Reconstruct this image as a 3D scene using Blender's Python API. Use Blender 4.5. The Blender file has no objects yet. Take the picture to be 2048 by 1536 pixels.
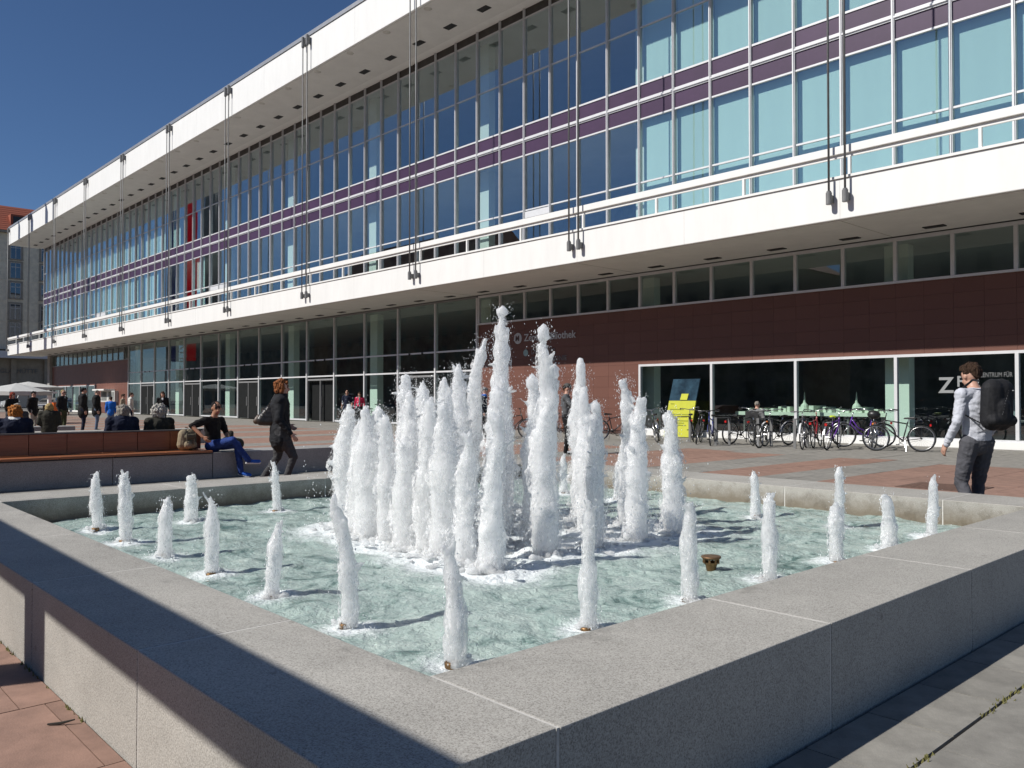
import bpy, bmesh, math, random
import numpy as np
from mathutils import Vector, Matrix, Quaternion
random.seed(7); np.random.seed(7)
R = math.radians
scene = bpy.context.scene
COL = scene.collection

# ---------------------------------------------------------------- camera, sky, sun, exposure
cam = bpy.data.cameras.new('camera'); camo = bpy.data.objects.new('camera', cam); COL.objects.link(camo)
cam.sensor_width = 36; cam.lens = 1666/2048*36; cam.clip_start = .05; cam.clip_end = 3000
camo.location = (0, 0, 1.38); camo.rotation_euler = (R(90.997), 0, R(47.362))
scene.camera = camo
SUN = Vector((.35, 1.0, -.95)).normalized()          # direction the light travels
world = bpy.data.worlds.new('World'); scene.world = world; world.use_nodes = True
wn = world.node_tree.nodes; wl = world.node_tree.links
sky = wn.new('ShaderNodeTexSky'); sky.sky_type = 'NISHITA'; sky.sun_disc = False
sky.sun_elevation = math.asin(-SUN.z); sky.sun_rotation = math.atan2(-SUN.x, -SUN.y)
sky.altitude = 100; sky.air_density = .8; sky.dust_density = 0.12; sky.ozone_density = 8.0
bg = wn['Background']; wl.new(sky.outputs[0], bg.inputs[0]); bg.inputs[1].default_value = .074
sl = bpy.data.lights.new('sun', 'SUN'); so = bpy.data.objects.new('sun', sl); COL.objects.link(so)
sl.energy = 5.0; sl.angle = R(.55); sl.color = (1, .965, .91)
so.rotation_euler = SUN.to_track_quat('-Z', 'Y').to_euler(); so.location = (-20, -40, 60)
vs = scene.view_settings; vs.view_transform = 'Standard'; vs.look = 'None'; vs.exposure = 0.05; vs.gamma = 1; vs.use_curve_mapping = False
scene.cycles.use_denoising = True
scene.cycles.max_bounces = 8; scene.cycles.transparent_max_bounces = 24; scene.cycles.glossy_bounces = 3
scene.cycles.diffuse_bounces = 3; scene.cycles.transmission_bounces = 4; scene.cycles.caustics_reflective = False; scene.cycles.caustics_refractive = False
scene.cycles.sample_clamp_indirect = 4

# ---------------------------------------------------------------- materials
MATS = {}
def _new(name):
    m = bpy.data.materials.new(name); m.use_nodes = True; MATS[name] = m
    nt = m.node_tree; b = nt.nodes['Principled BSDF']; return m, nt, b
def N(nt, t, **kw):
    n = nt.nodes.new(t)
    for k, v in kw.items():
        if k.startswith('i_'):
            key = k[2:]; n.inputs[int(key) if key.isdigit() else key].default_value = v
        else: setattr(n, k, v)
    return n
def c4(c): return (c[0], c[1], c[2], 1)
def mat(name, col, rough=.6, var=.12, scale=6, metal=0, spec=.5, bump=0, bscale=40, col2=None, detail=6, stretch=None, rnd=0, coat=0):
    """plain surface: base colour broken up by world/object noise, optional bump and per-object tint"""
    if name in MATS: return MATS[name]
    m, nt, b = _new(name); L = nt.links.new
    b.inputs['Roughness'].default_value = rough; b.inputs['Metallic'].default_value = metal
    b.inputs['Specular IOR Level'].default_value = spec; b.inputs['Coat Weight'].default_value = coat
    tc = N(nt, 'ShaderNodeTexCoord'); src = tc.outputs['Object']
    if stretch:
        mp = N(nt, 'ShaderNodeMapping'); mp.inputs['Scale'].default_value = stretch; L(src, mp.inputs[0]); src = mp.outputs[0]
    nz = N(nt, 'ShaderNodeTexNoise', i_Scale=scale, i_Detail=detail, i_Roughness=.65); L(src, nz.inputs['Vector'])
    rp = N(nt, 'ShaderNodeValToRGB'); e = rp.color_ramp.elements
    lo = col2 if col2 else tuple(max(0, v*(1-var*1.6)) for v in col); hi = col if col2 else tuple(min(1, v*(1+var)) for v in col)
    e[0].position = .32; e[1].position = .68; e[0].color = c4(lo); e[1].color = c4(hi)
    L(nz.outputs['Fac'], rp.inputs[0]); out = rp.outputs[0]
    if rnd:
        oi = N(nt, 'ShaderNodeObjectInfo'); mr = N(nt, 'ShaderNodeMapRange', i_3=1-rnd, i_4=1+rnd); L(oi.outputs['Random'], mr.inputs[0])
        mx = N(nt, 'ShaderNodeVectorMath', operation='SCALE'); L(out, mx.inputs[0]); L(mr.outputs[0], mx.inputs['Scale']); out = mx.outputs[0]
    L(out, b.inputs['Base Color'])
    if bump:
        n2 = N(nt, 'ShaderNodeTexNoise', i_Scale=bscale, i_Detail=5); L(src, n2.inputs['Vector'])
        bp = N(nt, 'ShaderNodeBump', i_Strength=bump, i_Distance=.02); L(n2.outputs['Fac'], bp.inputs['Height']); L(bp.outputs[0], b.inputs['Normal'])
    return m
def glass(name, tint, base, gain, wav=.0015, rough=0.0):
    """thin window pane: tinted transparent + mirror reflection by Fresnel"""
    m, nt, b = _new(name); L = nt.links.new; nt.nodes.remove(b); out = nt.nodes['Material Output']
    lw = N(nt, 'ShaderNodeLayerWeight', i_Blend=.5); fr = N(nt, 'ShaderNodeMath', operation='POWER', i_1=5.0); L(lw.outputs['Facing'], fr.inputs[0])     # Schlick
    ma = N(nt, 'ShaderNodeMath', operation='MULTIPLY_ADD', use_clamp=True); ma.inputs[1].default_value = gain*.96; ma.inputs[2].default_value = base+gain*.04
    tr = N(nt, 'ShaderNodeBsdfTransparent'); tr.inputs[0].default_value = c4(tint)
    gl = N(nt, 'ShaderNodeBsdfGlossy', i_Roughness=rough); gl.inputs[0].default_value = (.9, .95, 1, 1)
    tc = N(nt, 'ShaderNodeTexCoord'); nz = N(nt, 'ShaderNodeTexNoise', i_Scale=.55, i_Detail=1.5); L(tc.outputs['Object'], nz.inputs['Vector'])
    bp = N(nt, 'ShaderNodeBump', i_Strength=1, i_Distance=wav); L(nz.outputs['Fac'], bp.inputs['Height']); L(bp.outputs[0], gl.inputs['Normal'])
    mx = N(nt, 'ShaderNodeMixShader'); L(fr.outputs[0], ma.inputs[0]); L(ma.outputs[0], mx.inputs[0]); L(tr.outputs[0], mx.inputs[1]); L(gl.outputs[0], mx.inputs[2]); L(mx.outputs[0], out.inputs[0])
    return m
def granite(name, a, bcol, c, scale=150, rough=.62, stain=False, joint=.3):
    m, nt, b = _new(name); L = nt.links.new; b.inputs['Roughness'].default_value = rough
    tc = N(nt, 'ShaderNodeTexCoord'); src = tc.outputs['Object']
    n1 = N(nt, 'ShaderNodeTexNoise', i_Scale=scale, i_Detail=3, i_Roughness=.8); L(src, n1.inputs['Vector'])
    rp = N(nt, 'ShaderNodeValToRGB'); e = rp.color_ramp.elements; e[0].position = .33; e[0].color = c4(a); e[1].position = .66; e[1].color = c4(c)
    k = rp.color_ramp.elements.new(.47); k.color = c4(bcol); L(n1.outputs['Fac'], rp.inputs[0])
    n2 = N(nt, 'ShaderNodeTexNoise', i_Scale=1.1, i_Detail=7, i_Roughness=.7); L(src, n2.inputs['Vector'])
    mr = N(nt, 'ShaderNodeMapRange', i_1=.3, i_2=.7, i_3=.80, i_4=1.12); L(n2.outputs['Fac'], mr.inputs[0])
    oi = N(nt, 'ShaderNodeObjectInfo'); m2 = N(nt, 'ShaderNodeMapRange', i_3=.95, i_4=1.05); L(oi.outputs['Random'], m2.inputs[0])
    mm = N(nt, 'ShaderNodeMath', operation='MULTIPLY'); L(mr.outputs[0], mm.inputs[0]); L(m2.outputs[0], mm.inputs[1])
    sc = N(nt, 'ShaderNodeVectorMath', operation='SCALE'); L(rp.outputs[0], sc.inputs[0]); L(mm.outputs[0], sc.inputs['Scale']); out = sc.outputs[0]
    # scattered small dark drip / gum spots
    v = N(nt, 'ShaderNodeTexVoronoi', i_Scale=2.6); L(src, v.inputs['Vector'])
    sp = N(nt, 'ShaderNodeMapRange', i_1=.018, i_2=.05, i_3=.55, i_4=0); L(v.outputs['Distance'], sp.inputs[0])
    mx = N(nt, 'ShaderNodeMix', data_type='RGBA'); L(sp.outputs[0], mx.inputs[0]); L(out, mx.inputs[6]); mx.inputs[7].default_value = (.14, .125, .11, 1); out = mx.outputs[2]
    if stain:                                    # algae and lime tide mark just above the water line
        gx = N(nt, 'ShaderNodeSeparateXYZ'); L(src, gx.inputs[0])
        nz = N(nt, 'ShaderNodeTexNoise', i_Scale=9, i_Detail=9, i_Roughness=.85); L(src, nz.inputs['Vector'])
        ad = N(nt, 'ShaderNodeMath', operation='MULTIPLY_ADD'); ad.inputs[1].default_value = -.30; L(nz.outputs['Fac'], ad.inputs[0]); L(gx.outputs['Z'], ad.inputs[2])
        st = N(nt, 'ShaderNodeMapRange', i_1=.10, i_2=.26, i_3=.75, i_4=0); L(ad.outputs[0], st.inputs[0])
        ax = N(nt, 'ShaderNodeMath', operation='ADD', i_1=5.5); L(gx.outputs['X'], ax.inputs[0]); ab = N(nt, 'ShaderNodeMath', operation='ABSOLUTE'); L(ax.outputs[0], ab.inputs[0])
        ay = N(nt, 'ShaderNodeMath', operation='ADD', i_1=-4.96); L(gx.outputs['Y'], ay.inputs[0]); ac = N(nt, 'ShaderNodeMath', operation='ABSOLUTE'); L(ay.outputs[0], ac.inputs[0])
        mxx = N(nt, 'ShaderNodeMath', operation='MAXIMUM'); L(ab.outputs[0], mxx.inputs[0]); L(ac.outputs[0], mxx.inputs[1]); lt = N(nt, 'ShaderNodeMath', operation='LESS_THAN', i_1=3.35); L(mxx.outputs[0], lt.inputs[0])
        ml = N(nt, 'ShaderNodeMath', operation='MULTIPLY'); L(st.outputs[0], ml.inputs[0]); L(lt.outputs[0], ml.inputs[1]); st = ml
        mx = N(nt, 'ShaderNodeMix', data_type='RGBA'); L(st.outputs[0], mx.inputs[0]); L(out, mx.inputs[6]); mx.inputs[7].default_value = (.13, .095, .052, 1); out = mx.outputs[2]
    if stain:
        dx = N(nt, 'ShaderNodeMath', operation='SUBTRACT', i_1=3.22); L(ab.outputs[0], dx.inputs[0]); dy = N(nt, 'ShaderNodeMath', operation='SUBTRACT', i_1=3.24); L(ac.outputs[0], dy.inputs[0])
        dd = N(nt, 'ShaderNodeMath', operation='MAXIMUM'); L(dx.outputs[0], dd.inputs[0]); L(dy.outputs[0], dd.inputs[1])
        wz = N(nt, 'ShaderNodeTexNoise', i_Scale=5.5, i_Detail=9, i_Roughness=.8); L(src, wz.inputs['Vector'])
        wm = N(nt, 'ShaderNodeMath', operation='MULTIPLY_ADD', i_1=-.55); L(dd.outputs[0], wm.inputs[0]); L(wz.outputs['Fac'], wm.inputs[2])
        wt = N(nt, 'ShaderNodeMapRange', i_1=.50, i_2=.60, i_3=0, i_4=.45); L(wm.outputs[0], wt.inputs[0])
        mx = N(nt, 'ShaderNodeMix', data_type='RGBA', blend_type='MULTIPLY'); L(wt.outputs[0], mx.inputs[0]); L(out, mx.inputs[6]); mx.inputs[7].default_value = (.52, .50, .47, 1); out = mx.outputs[2]
        rr = N(nt, 'ShaderNodeMapRange', i_2=.45, i_3=rough, i_4=.4); L(wt.outputs[0], rr.inputs[0]); L(rr.outputs[0], b.inputs['Roughness'])
    L(out, b.inputs['Base Color'])
    bp = N(nt, 'ShaderNodeBump', i_Strength=.25, i_Distance=.004); L(n1.outputs['Fac'], bp.inputs['Height']); L(bp.outputs[0], b.inputs['Normal'])
    return m

# ---------------------------------------------------------------- mesh builder
class MB:
    def __init__(s): s.v = []; s.f = []; s.m = []
    def add(s, vs, fs, mi=0):
        o = len(s.v); s.v += [tuple(p) for p in vs]; s.f += [tuple(i+o for i in f) for f in fs]; s.m += [mi]*len(fs); return s
    def box(s, x0, x1, y0, y1, z0, z1, mi=0, M=None):
        p = [(x, y, z) for z in (z0, z1) for y in (y0, y1) for x in (x0, x1)]
        if M: p = [M @ Vector(q) for q in p]
        return s.add(p, [(0, 2, 3, 1), (4, 5, 7, 6), (0, 1, 5, 4), (2, 6, 7, 3), (0, 4, 6, 2), (1, 3, 7, 5)], mi)
    def hexa(s, b, t, mi=0):                      # 4 bottom + 4 top points (ccw)
        return s.add(list(b)+list(t), [(3, 2, 1, 0), (4, 5, 6, 7), (0, 1, 5, 4), (1, 2, 6, 5), (2, 3, 7, 6), (3, 0, 4, 7)], mi)
    def cyl(s, p0, p1, r0, r1=None, n=10, mi=0, cap=True):
        r1 = r0 if r1 is None else r1; p0 = Vector(p0); p1 = Vector(p1); d = (p1-p0).normalized()
        a = d.orthogonal().normalized(); b = d.cross(a); vs = []
        for p, r in ((p0, r0), (p1, r1)):
            for i in range(n):
                t = 2*math.pi*i/n; vs.append(p+(a*math.cos(t)+b*math.sin(t))*r)
        fs = [(i, (i+1) % n, n+(i+1) % n, n+i) for i in range(n)]
        if cap: fs += [tuple(range(n))[::-1], tuple(range(n, 2*n))]
        return s.add(vs, fs, mi)
    def tube(s, pts, r, n=8, mi=0, closed=False):
        pts = [Vector(p) for p in pts]; k = len(pts); rs = r if isinstance(r, (list, tuple)) else [r]*k
        vs = []; up = None
        for i in range(k):
            d = (pts[(i+1) % k]-pts[i-1]) if closed else (pts[min(i+1, k-1)]-pts[max(i-1, 0)])
            d.normalize()
            if up is None: up = d.orthogonal().normalized()
            up = (up-d*up.dot(d)).normalized(); b = d.cross(up)
            for j in range(n):
                t = 2*math.pi*j/n; vs.append(pts[i]+(up*math.cos(t)+b*math.sin(t))*rs[i])
        fs = []
        for i in range(k if closed else k-1):
            for j in range(n): fs.append((i*n+j, i*n+(j+1) % n, ((i+1) % k)*n+(j+1) % n, ((i+1) % k)*n+j))
        if not closed: fs += [tuple(range(n))[::-1], tuple(range((k-1)*n, k*n))]
        return s.add(vs, fs, mi)
    def ell(s, c, r, n=10, k=7, mi=0, M=None):
        vs = []; fs = []; c = Vector(c)
        for i in range(k+1):
            ph = math.pi*i/k
            for j in range(n):
                t = 2*math.pi*j/n; q = Vector((r[0]*math.sin(ph)*math.cos(t), r[1]*math.sin(ph)*math.sin(t), r[2]*math.cos(ph)))
                vs.append(c+(M @ q if M else q))
        for i in range(k):
            for j in range(n): fs.append((i*n+j, (i+1)*n+j, (i+1)*n+(j+1) % n, i*n+(j+1) % n))
        return s.add(vs, fs, mi)
    def lathe(s, prof, n=20, c=(0, 0, 0), mi=0):
        vs = []; fs = []
        for (r, z) in prof:
            for j in range(n):
                t = 2*math.pi*j/n; vs.append((c[0]+r*math.cos(t), c[1]+r*math.sin(t), c[2]+z))
        for i in range(len(prof)-1):
            for j in range(n): fs.append((i*n+j, i*n+(j+1) % n, (i+1)*n+(j+1) % n, (i+1)*n+j))
        return s.add(vs, fs, mi)
    def mesh(s, name, mats, smooth=False):
        me = bpy.data.meshes.new(name); me.from_pydata(s.v, [], s.f)
        for m in (mats if isinstance(mats, (list, tuple)) else [mats]): me.materials.append(m)
        if any(s.m): me.polygons.foreach_set('material_index', s.m)
        if smooth: me.polygons.foreach_set('use_smooth', [True]*len(s.f))
        me.update(); return me
    def build(s, name, mats, parent=None, smooth=False, bevel=0, **kw):
        return put(name, s.mesh(name, mats, smooth), parent, bevel=bevel, **kw)
def put(name, me, parent=None, loc=None, rot=None, bevel=0, local=False, kind=None):
    o = bpy.data.objects.new(name, me); COL.objects.link(o)
    if loc is not None: o.location = loc
    if rot is not None: o.rotation_euler = rot
    if parent is not None:
        o.parent = parent
        if not local: o.matrix_parent_inverse = wmat(parent).inverted()
    if bevel:
        b = o.modifiers.new('bevel', 'BEVEL'); b.width = bevel; b.segments = 2; b.limit_method = 'ANGLE'; b.angle_limit = R(40)
    if kind: o['kind'] = kind
    return o
def wmat(o):
    m = o.matrix_basis.copy()
    if o.parent: m = wmat(o.parent) @ o.matrix_parent_inverse @ m
    return m
def tag(o, label=None, cat=None, group=None, kind=None):
    if label: o['label'] = label
    if cat: o['category'] = cat
    if group: o['group'] = group
    if kind: o['kind'] = kind
    return o
def thing(name, label, cat, loc=(0, 0, 0), rz=0, group=None):
    o = bpy.data.objects.new(name, None); COL.objects.link(o); o.location = loc; o.rotation_euler = (0, 0, rz); o.empty_display_size = .2
    return tag(o, label, cat, group)
def text_mesh(body, size, extrude=.004, align='LEFT', spacing=1.0, bold=0.0):
    cu = bpy.data.curves.new('lettering', 'FONT'); cu.body = body; cu.size = size; cu.extrude = extrude; cu.align_x = align; cu.space_character = spacing; cu.offset = bold; cu.resolution_u = 2
    o = bpy.data.objects.new('tmp_text', cu); COL.objects.link(o)
    me = bpy.data.meshes.new_from_object(o.evaluated_get(bpy.context.evaluated_depsgraph_get()))
    bpy.data.objects.remove(o); bpy.data.curves.remove(cu); return me
# value noise on numpy points
_P = np.random.RandomState(3).rand(64, 64, 64)
def vnoise(p):
    i = np.floor(p).astype(int); f = p-i; f = f*f*(3-2*f); i0 = i & 63; i1 = (i+1) & 63
    def g(a, b, c): return _P[a, b, c]
    x0, y0, z0 = i0.T; x1, y1, z1 = i1.T; fx, fy, fz = f.T
    return ((g(x0, y0, z0)*(1-fx)+g(x1, y0, z0)*fx)*(1-fy)+(g(x0, y1, z0)*(1-fx)+g(x1, y1, z0)*fx)*fy)*(1-fz) + \
           ((g(x0, y0, z1)*(1-fx)+g(x1, y0, z1)*fx)*(1-fy)+(g(x0, y1, z1)*(1-fx)+g(x1, y1, z1)*fx)*fy)*fz
JOBS = []          # closed overlapping shells that are fused into one skin at the end (voxel remesh)
def fuse_all():
    dg = bpy.context.evaluated_depsgraph_get(); dg.update()
    for o, post in JOBS:
        me = bpy.data.meshes.new_from_object(o.evaluated_get(dg)); old = o.data
        me.materials.clear()
        for m in old.materials: me.materials.append(m)
        o.modifiers.clear(); o.data = me; me.name = o.name
        if post: post(me)
        me.polygons.foreach_set('use_smooth', [True]*len(me.polygons)); me.update(); bpy.data.meshes.remove(old)
def fuse(o, voxel, smooth=2, post=None, fac=.5):
    r = o.modifiers.new('fuse', 'REMESH'); r.mode = 'VOXEL'; r.voxel_size = voxel; r.adaptivity = 0
    if smooth:
        s = o.modifiers.new('soft', 'SMOOTH'); s.iterations = smooth; s.factor = fac
    JOBS.append((o, post))
# ---------------------------------------------------------------- shared materials
white = mat('white_paint', (.775, .77, .74), .6, .028, 2.2, bump=.05, bscale=9, stretch=(1, 1, .22), detail=9)
soffit_m = mat('soffit_plaster', (.70, .695, .665), .7, .04, 1.2, bump=.05, bscale=12)
alu = mat('aluminium_frame', (.62, .62, .63), .5, .04, 3, metal=.1)
alu_dark = mat('grey_frame', (.27, .27, .27), .5, .06, 3, metal=.3)
steel = mat('painted_steel', (.17, .17, .168), .55, .10, 4, metal=.1)
coping_m = mat('roof_edge_zinc', (.42, .42, .42), .45, .08, 2, metal=.6)
purple = mat('purple_spandrel', (.056, .028, .066), .45, .10, 1.2, spec=.35, rnd=.10)
dark_strip = mat('louvre_dark', (.055, .05, .045), .6, .15, 2)
vent_m = mat('vent_black', (.02, .02, .02), .8, .2, 5)
clad = mat('red_granite_cladding', (.168, .078, .058), .5, .10, 70, rnd=.05, col2=(.132, .060, .045), detail=4, spec=.3)
clad_far = mat('red_granite_far', (.19, .085, .062), .5, .10, 3, col2=(.155, .068, .05), spec=.3)
glass_up = glass('window_glass_upper', (.93, .985, .98), .135, 1.0, .0011)
glass_hall = glass('window_glass_hall', (.87, .93, .91), .04, .6, .0014)
glass_rib = glass('window_glass_ribbon', (.84, .89, .87), .045, .55, .001)
blind_m = mat('turquoise_blind', (.58, .75, .71), .8, .03, 1.5, stretch=(1, 1, .1), rnd=.05)
inner_dark = mat('interior_dark', (.22, .23, .22), .8, .4, .5)
inner_mid = mat('interior_ceiling', (.50, .51, .50), .8, .05, .8)
inner_floor = mat('interior_floor', (.24, .23, .21), .5, .1, .8)
col_m = mat('interior_column', (.80, .86, .78), .7, .03, 1)
door_m = mat('door_dark', (.012, .013, .013), .7, .2, 3, spec=.15)
joint_m = mat('mortar', (.55, .53, .49), .8, .1, 30)

# ---------------------------------------------------------------- the concert hall
YG, YF, MO = 25.2, 21.6, 1.604
XK = lambda k: -20.1+MO*k
XL, XR = -106.9, 1.2
hall = thing('concert_hall', 'long white concert hall with a glass upper storey, hanging balcony and red stone base', 'building', (-53, 25.2, 0))
B = lambda *a: MB().box(*a)
roof = B(XL, XR, YF, 62, 18.6, 20.42).build('roof_slab', white, hall, bevel=.02)
B(XL-.04, XR, YF-.05, 62, 20.425, 20.62).build('roof_edge', coping_m, roof)
B(XL+.05, XR-.05, YF+.12, 24.62, 18.575, 18.597).build('soffit', soffit_m, roof)
vm = B(-.31, .31, -.17, .17, -.03, .0).box(-.35, .35, -.21, .21, -.006, .0, 1).mesh('soffit_vent', [vent_m, soffit_m])
for i in range(43):
    x = -8.4-2.406*i
    if x > XL+1: put('soffit_vent', vm, roof, (x, 23.78, 18.578))
dm = MB().lathe([(.0, -.05), (.10, -.045), (.17, -.02), (.19, 0.0)], 16).mesh('ceiling_lamp', mat('lamp_glass', (.55, .53, .48), .3, .05), True)
for i in range(32):
    x = -6.9-3.208*i
    if x > XL+1: put('ceiling_lamp', dm, roof, (x, 21.98, 18.575))
# balcony
bal = B(XL, XR, YF, 25.08, 6.2, 7.29).build('balcony', white, hall, bevel=.02)
B(XL-.03, XR, YF-.045, 24.9, 7.293, 7.36).build('balcony_lip', white, bal)
B(XL+.03, XR-.03, YF+.10, 25.0, 6.175, 6.197).build('soffit', soffit_m, bal)
B(XL, XR, YF-.02, YF+.16, 7.955, 8.17).build('handrail', white, bal, bevel=.01)
B(XL, XR, YF+.05, YF+.11, 7.86, 7.952).build('rail_profile', white, bal)
pm = B(-.035, .035, YF+.03, YF+.12, 7.36, 7.86).mesh('rail_post', white)
for i in range(31): put('rail_post', pm, bal, (-6.97-3.208*i-.02, 0, 0))
vm2 = B(-.28, .28, -.13, .13, -.03, .0).box(-.32, .32, -.17, .17, -.006, 0, 1).mesh('soffit_vent', [vent_m, soffit_m])
for i in range(40):
    x = -6.62-2.406*i
    if x > XL+1: put('soffit_vent', vm2, bal, (x, 24.28, 6.178))
# soffit board joints
for i in range(11): B(-10.47-9.624*i-.008, -10.47-9.624*i+.008, YF+.12, 24.95, 6.168, 6.1745).build('soffit_joint', mat('soffit_joint', (.42, .41, .37), .8), bal)
# hanger rods, in pairs every six bays
rm = MB().cyl((0, 0, 6.92), (0, 0, 19.9), .031, n=10).mesh('hanger_rod', steel, True)
fl = MB().lathe([(0, 6.60), (.076, 6.60), (.079, 6.62), (.079, 6.92), (.06, 6.925), (.06, 6.96), (0, 6.96)], 14).box(-.05, .05, 0, .2, 6.66, 6.86).mesh('rod_fitting', steel, False)
fu = MB().lathe([(0, 19.85), (.07, 19.85), (.075, 19.9), (.082, 19.9), (.082, 20.4), (0, 20.4)], 12).box(-.05, .05, 0, .2, 19.95, 20.3).mesh('rod_fitting', steel, False)
for k in range(11):
    for s in (-.225, .225):
        x = -10.43-9.62*k+s; y = YF-.19
        if x < XL+.3: x += .5
        rr = put('hanger_rod', rm, hall, (x, y, 0))
        put('rod_fitting', fl, rr, (x, y, 0)); put('rod_fitting', fu, rr, (x, y, 0))
fj = mat('fascia_joint', (.52, .51, .48), .8); seam = [B(-.005, .005, YF-.0015, YF+.01, a_, b_).mesh('fascia_joint', fj) for a_, b_ in ((6.21, 7.285), (18.61, 20.41))]
for k in range(11):
    for dx in (4.6, .03):
        put('fascia_joint', seam[0], bal, (-10.47-9.624*k+dx, 0, 0)); put('fascia_joint', seam[1], roof, (-10.47-9.624*k+dx, 0, 0))
# upper glazing
K0, K1 = -54, 13
upper = B(XK(K0), XK(K1), YG-.03, YG+.10, 18.9, 18.98).build('glass_front', alu, hall)
mm_ = B(-.045, .045, YG-.09, YG+.09, 7.3, 18.9).box(-.018, .018, YG-.125, YG-.091, 7.3, 18.9).mesh('mullion', alu)
for k in range(K0, K1+1): put('mullion', mm_, upper, (XK(k), 0, 0))
for z0, z1, d in ((18.15, 18.22, .05), (15.62, 15.67, .045), (13.40, 13.47, .05), (12.69, 12.87, .06), (12.06, 12.12, .05), (9.62, 9.68, .045), (7.36, 7.46, .05)):
    B(XK(K0), XK(K1), YG-d, YG+d, z0, z1).build('transom', alu, upper)
B(XK(K0), XK(K1), YG-.105, YG-.0605, 12.745, 12.80).build('transom', alu, upper)
w = MO/2-.047
pane_h = {'a': (15.67, 18.15), 'b': (13.47, 15.62), 'c': (9.68, 12.06), 'd': (7.46, 9.62)}
def pane_mesh(w, h, m, t=.012):
    mb = MB(); mb.box(-w, w, -t/2, t/2, -h/2, h/2); return mb.mesh('pane', m)
pms = {q: pane_mesh(w, (b-a)/2*2, glass_up) for q, (a, b) in pane_h.items()}
sm = MB().box(-w, w, -.02, .02, 12.872, 13.398).mesh('spandrel_panel', purple); sm2 = MB().box(-w, w, -.02, .02, 12.122, 12.688).mesh('spandrel_panel', purple)
tm = MB().box(-w, w, -.02, .02, 18.225, 18.895).mesh('louvre_panel', dark_strip)
bl1 = MB().box(-w-.03, w+.03, -.004, .004, 13.4, 18.2).mesh('blind', blind_m); bl2 = MB().box(-w-.03, w+.03, -.004, .004, 7.4, 12.1).mesh('blind', blind_m)
rnd = random.Random(5)
for k in range(K0, K1):
    x = XK(k)+MO/2
    for q, (a, b) in pane_h.items():
        put('pane', pms[q], upper, (x, YG, (a+b)/2), (R(rnd.gauss(0, .07)), 0, R(rnd.gauss(0, .10))))
    put('spandrel_panel', sm, upper, (x, YG, 0)); put('spandrel_panel', sm2, upper, (x, YG, 0)); put('louvre_panel', tm, upper, (x, YG, 0))
    left = x < -76 or (x < -58 and rnd.random() < .35)
    if x > -20.2 or (left and rnd.random() < .85): put('blind', bl1, upper, (x, YG+.22, 0))
    if x > -20.2 or (left and rnd.random() < .85): put('blind', bl2, upper, (x, YG+.22, 0))
    if k in (-42, -41, -25, -24, -4): B(x-w, x+w, YG-.06, YG-.047, 9.30, 9.58).build('door_head', alu, upper)
# corner return of the glazing on the far left
B(XK(K0)-.05, XK(K0)+.05, YG, 40, 7.3, 18.98).build('side_wall', alu, hall)
# bars of the inner balustrade seen behind the lowest panes, and inner rooms
mb = MB(); x = XK(K0)
while x < XK(K1):
    mb.box(x-.012, x+.012, YG+.12, YG+.14, 7.3, 8.25); x += .134
o = mb.build('inner_balustrade', mat('balustrade_dark', (.05, .055, .055), .5), upper); o['kind'] = 'stuff'
B(XL+1, XR, YG+.35, 44, 12.25, 12.95).build('floor_slab', inner_mid, hall)
B(XL+1, XR, YG+.3, 44, 6.9, 7.28).build('floor_slab', inner_floor, hall)
B(XL+1, XR, YG+.13, 44, 18.35, 18.55).build('ceiling', inner_mid, hall)
B(XL+1, XR, 34.0, 34.3, 7.3, 12.2).build('inner_wall', inner_dark, hall); B(XL+1, XR, 36.0, 36.3, 12.95, 18.3).build('inner_wall', inner_dark, hall)
cmz = [B(-.36, .36, -.2, .2, a, b).mesh('column', col_m) for a, b in ((12.95, 18.35), (7.28, 12.25), (0.02, 6.15))]
for k in range(-9, 2):
    x = -20.1-.45+9.624*k
    for j, me in enumerate(cmz): put('column', me, hall, (x if j < 2 else x+.15, YG+.95, 0))
# ---------------- ground floor, glazed foyer
foy = B(XK(-36), XK(-6), YG-.06, YG+.06, 6.08, 6.17).build('foyer_front', alu_dark, hall)
fm = B(-.05, .05, YG-.09, YG+.09, .02, 6.08).mesh('mullion', alu)
FX = [XK(-36+2*i) for i in range(16)]
for x in FX: put('mullion', fm, foy, (x, 0, 0))
for a, b in ((3.63, 3.71), (2.66, 2.74), (.05, .14)):
    for i in range(15):
        if a < 1 and i in (1, 4, 7, 10, 13): continue
        B(FX[i]+.05, FX[i+1]-.05, YG-.05, YG+.05, a, b).build('transom', alu, foy)
fw = MO-.052
fp = [pane_mesh(fw, b-a, glass_hall) for a, b in ((3.71, 6.08), (2.74, 3.63), (.14, 2.66))]
DOORS = (1, 4, 7, 10, 13)
dl = MB().box(-.74, .74, -.03, .03, .06, 2.42).box(.55, .62, -.09, -.031, .9, 1.5, 1).mesh('door_leaf', [door_m, steel])
df = MB().box(-1.55, -1.5, -.05, .05, .03, 2.65).box(1.5, 1.55, -.05, .05, .03, 2.65).box(-.03, .03, -.05, .05, .03, 2.45).box(-1.5, 1.5, -.05, .05, 2.45, 2.55).mesh('door_frame', alu_dark)
brk = B(-.05, .05, -.10, -.052, 3.60, 3.70).mesh('bracket', vent_m)
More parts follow.
